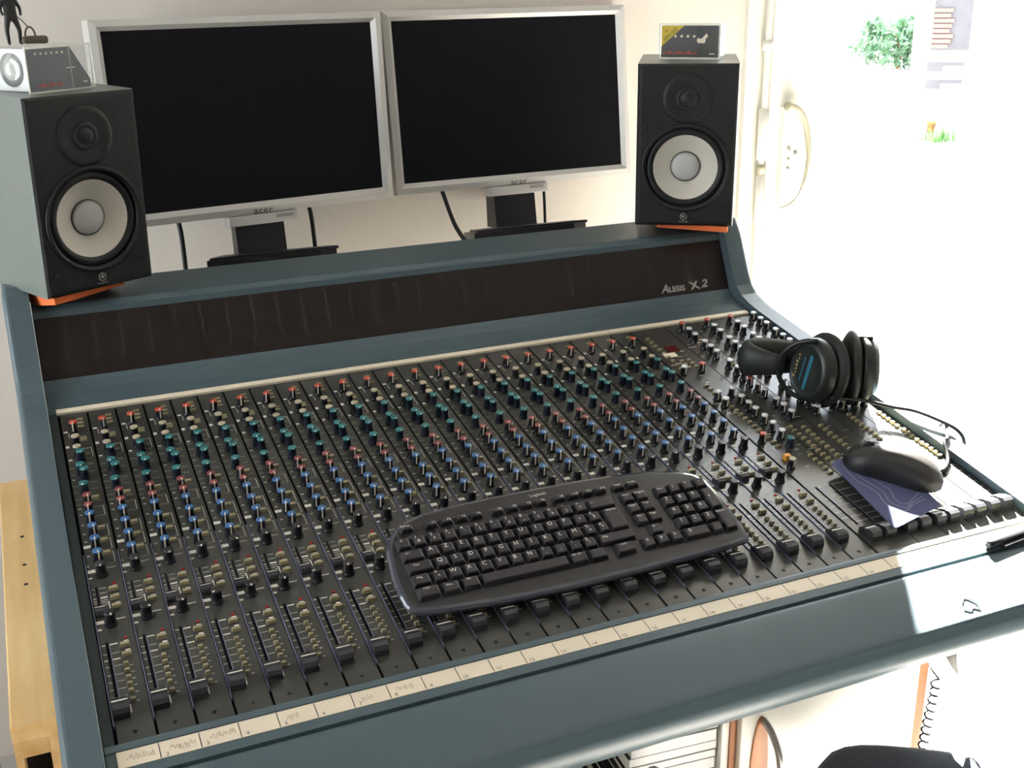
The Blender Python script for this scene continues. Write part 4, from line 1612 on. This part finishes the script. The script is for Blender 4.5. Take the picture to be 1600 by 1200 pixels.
# coiled end hanging at the right of the cabinet
p0 = PANEL @ Vector((30.2, 2.6, -8.0))
b = MB()
coil = []
P0, P1 = Vector((1.078, 0.055, 0.515)), Vector((1.062, 0.055, 0.34))
for i in range(14 * 12 + 1):
    t_ = i / (14 * 12)
    q = P0.lerp(P1, t_)
    coil.append((q.x + 0.0060 * cos(2 * pi * 14 * t_), q.y + 0.0060 * sin(2 * pi * 14 * t_), q.z))
b.tube([p0, p0.lerp(Vector(coil[0]), 0.6)] + coil, 0.0016, 6, M_cord)
b.build('coiled_cord', hp)

# marker pen on the armrest
pen = panel_thing('marker_pen', 'dark marker pen with a greenish end, lying on the sunlit armrest', 'pen', 27.72, -1.62, 0.16, radians(6))
Rx = Matrix.Rotation(pi / 2, 4, 'Y')
b = MB()
b.lathe([(0.10, 0.0), (0.155, 0.06), (0.165, 0.2), (0.165, 1.75)], 16, M_black, Rx)
b.build('cap', pen)
b = MB()
b.lathe([(0.15, 1.75), (0.15, 3.2), (0.10, 3.3)], 16, mat('pen_barrel', (0.28, 0.32, 0.12), 0.4, noise=0.05, bscale=5), Rx)
b.build('barrel', pen)
b = MB()
b.box(0.5, 2.3, -0.30, -0.22, -0.12, 0.02, M_black)
b.box(0.5, 0.62, -0.24, -0.1, -0.12, 0.02, M_black)
b.build('clip', pen)

# ------------------------------------------------------------------ under the console
cab_yaw = radians(-5)
cb = thing('low_cabinet', 'white cabinet with beech edges and a bow handle, under the right of the console', 'cabinet', (0.762, 0.10, 0), (0, 0, cab_yaw))
b = MB()
b.box(-0.36, 0.0, 0.02, 0.45, 0.10, 0.12, M_white)
b.box(-0.36, -0.345, 0.02, 0.45, 0, 0.66, M_white)
b.box(-0.008, 0.0105, 0.0, 0.45, 0, 0.66, M_white)
b.box(0.296, 0.311, 0.003, 0.45, 0, 0.66, M_white)
b.box(-0.36, 0.311, 0.02, 0.45, 0.645, 0.662, M_white)
b.box(-0.36, 0.311, 0.44, 0.455, 0, 0.66, M_white)
b.box(-0.345, -0.012, 0.02, 0.44, 0.335, 0.352, M_white)
b.build('body', cb)
for x0, x1 in ((-0.0005, 0.0078), (0.290, 0.312)):
    b = MB()
    b.box(x0 + 0.003, x1 + 0.003, -0.004, 0.004, 0, 0.66, M_edge)
    b.build('edge_band', cb)
b = MB()
b.cbox(0.0115, 0.2905, -0.016, 0.002, 0.02, 0.642, 0.002, M_white)
dr = b.build('door', cb)
b = MB()
b.tube(smooth_path([(0.045, -0.014, 0.515), (0.048, -0.032, 0.505), (0.054, -0.045, 0.475), (0.056, -0.048, 0.435), (0.053, -0.045, 0.395), (0.047, -0.032, 0.365), (0.044, -0.014, 0.355)], 5), 0.0050, 10, M_emb)
b.build('handle', dr)
b = MB()
b.lathe([(1, 0), (1, 0.0015), (0.9, 0.002)], 28, M_edge, Matrix.Translation((0.041, -0.016, 0.435)) @ Matrix.Rotation(pi / 2, 4, 'X') @ Matrix(((0.014, 0, 0, 0), (0, 0.088, 0, 0), (0, 0, 1, 0), (0, 0, 0, 1))))  # orange oval added to stand for the recess shading beside the handle
b.build('handle_shade', dr)
tz = 0.3525
names = ['sixth', 'fifth', 'fourth', 'third', 'second']
NP = 10
lab = ['lowest white paper pad of the pile under the console', 'second white paper pad from the bottom of the pile', 'third white paper pad from the bottom of the pile', 'fourth white paper pad from the bottom of the pile', 'fifth white paper pad from the bottom of the pile',
       'fifth white paper pad from the top of the pile', 'fourth white paper pad from the top of the pile', 'third white paper pad from the top of the pile', 'second white paper pad from the top of the pile', 'topmost white paper pad of the pile under the console']
cR = Matrix.Translation((0.762, 0.10, 0)) @ Matrix.Rotation(cab_yaw, 4, 'Z')
for i in range(NP):
    hgt = 0.0165 + 0.003 * ((i * 7) % 3 - 1)
    off = random.uniform(-0.006, 0.0)
    t = thing('paper_pad', lab[i], 'paper', cR @ Vector((-0.0095 + off, 0.006 + random.uniform(0, 0.006), tz)), (0, 0, cab_yaw + random.uniform(-0.003, 0.003)), 'paper pads in the pile')
    b = MB()
    b.box(-0.118 - random.uniform(0, 0.012), 0, 0, 0.30, 0.0024, hgt - 0.0006, M_paper)
    b.build('sheets', t)
    b = MB()
    b.box(-0.128, 0, 0.001, 0.30, 0, 0.0024, M_black)  # black layer: thin folder plus the shadow in the gap between pads
    b.build('gap_shadow_board', t)
    tz += hgt
b = MB()
b.tube(smooth_path([(0.40, 0.02, 0.52), (0.50, -0.01, 0.535), (0.585, 0.01, 0.53), (0.625, 0.06, 0.50), (0.632, 0.07, 0.44), (0.60, 0.06, 0.38)], 7), 0.011, 10, M_cord)
o = b.build('cable_bundle')
tag(o, 'thick black cable sagging beside the paper pile under the console', 'cable')
b = MB()
b.tube(smooth_path([(0.36, 0.0, 0.50), (0.46, -0.03, 0.508), (0.56, -0.01, 0.508), (0.605, 0.04, 0.47), (0.61, 0.05, 0.41)], 7), 0.006, 10, M_gfab)
o = b.build('grey_cable')
tag(o, 'thin grey cable below the thick black one under the console', 'cable')
b = MB()
b.tube(smooth_path([(1.028, 0.0, 0.752), (1.034, 0.0, 0.63), (1.044, 0.0, 0.592), (1.060, 0.002, 0.563)], 6), [0.0085] * 11 + [0.0075, 0.0065, 0.0055, 0.0045, 0.0036, 0.0028, 0.002, 0.0012], 8, M_gfab)
o = b.build('hanging_strap')
tag(o, 'short tapered grey strap hanging below the right end of the console', 'strap')

# pine unit at the left
pn = thing('pine_shelf_unit', 'low pine shelf unit with three holes on top, left of the console', 'shelf', (-0.0485, 0.198, 0))
b = MB()
b.cbox(-0.052, 0.0, 0.0, 0.71, 0.678, 0.70, 0.002, M_pine)
b.build('top_board', pn)
for y in (0.488, 0.394, 0.334):
    b = MB()
    b.lathe([(0.0028, 0), (0.0028, 0.0006)], 10, M_hole, Matrix.Translation((-0.024, y, 0.7)))
    b.build('hole', pn)
b = MB()
b.box(-0.016, 0.0, 0.004, 0.70, 0, 0.678, M_pine)
b.box(-0.052, -0.044, 0.004, 0.70, 0, 0.678, M_pine)
b.box(-0.044, -0.016, 0.006, 0.026, 0.655, 0.678, M_pine)
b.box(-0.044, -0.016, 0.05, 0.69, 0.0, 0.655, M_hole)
b.build('frame', pn)
gb = thing('slatted_crate', 'grey slatted crate at the far left, beside the pine unit', 'crate', (-0.26, -0.10, 0))
b = MB()
b.box(-0.1, 0.13, 0.004, 0.40, 0, 0.69, M_gfab)
b.build('body', gb)
for k_ in range(9):
    b = MB()
    b.cbox(-0.1, 0.135, -0.004 + 0.0, 0.41, 0.03 + k_ * 0.073, 0.097 + k_ * 0.073, 0.004, M_gfab)
    b.build('slat', gb)

# swivel stool whose seat corner reaches into the picture
oc = thing('swivel_stool', 'dark blue grey swivel stool with a rounded seat, in front of the white cabinet', 'stool', (0.884, -0.140, 0), (0, 0, radians(-33)))
b = MB()
rg = []
for ins, z in ((0.012, 0.428), (0.0, 0.440), (0.0, 0.485), (0.006, 0.498), (0.018, 0.5035), (0.05, 0.506)):
    for k_ in range(40):
        a = 2 * pi * k_ / 40
        c_, s_ = cos(a), sin(a)
        r_ = 1 / ((abs(c_) ** 3.4 + abs(s_) ** 3.4) ** (1 / 3.4))
        rg.append(((0.128 - ins) * r_ * c_, (0.140 - ins) * r_ * s_, z))
fs = []
for j_ in range(5):
    for k_ in range(40):
        fs.append((j_ * 40 + k_, j_ * 40 + (k_ + 1) % 40, j_ * 40 + 40 + (k_ + 1) % 40, j_ * 40 + 40 + k_))
fs.append(tuple(200 + k_ for k_ in range(40)))
fs.append(tuple(39 - k_ for k_ in range(40)))
b.add(rg, fs, M_chair, True)
b.build('seat', oc)
b = MB()
b.tube([(0, 0, 0.08), (0, 0, 0.43)], 0.03, 12, M_black)
b.build('gas_column', oc)
for k_ in range(5):
    a = 2 * pi * k_ / 5 + 0.2
    b = MB()
    b.tube([(0, 0, 0.10), (0.16 * cos(a), 0.16 * sin(a), 0.065)], [0.03, 0.018], 8, M_black)
    lg = b.build('leg', oc)
    b = MB()
    b.lathe([(0.02, -0.012), (0.027, -0.008), (0.027, 0.008), (0.02, 0.012)], 14, M_rubber, Matrix.Translation((0.16 * cos(a), 0.16 * sin(a), 0.027)) @ Matrix.Rotation(pi / 2, 4, 'X'))
    b.build('caster', lg)
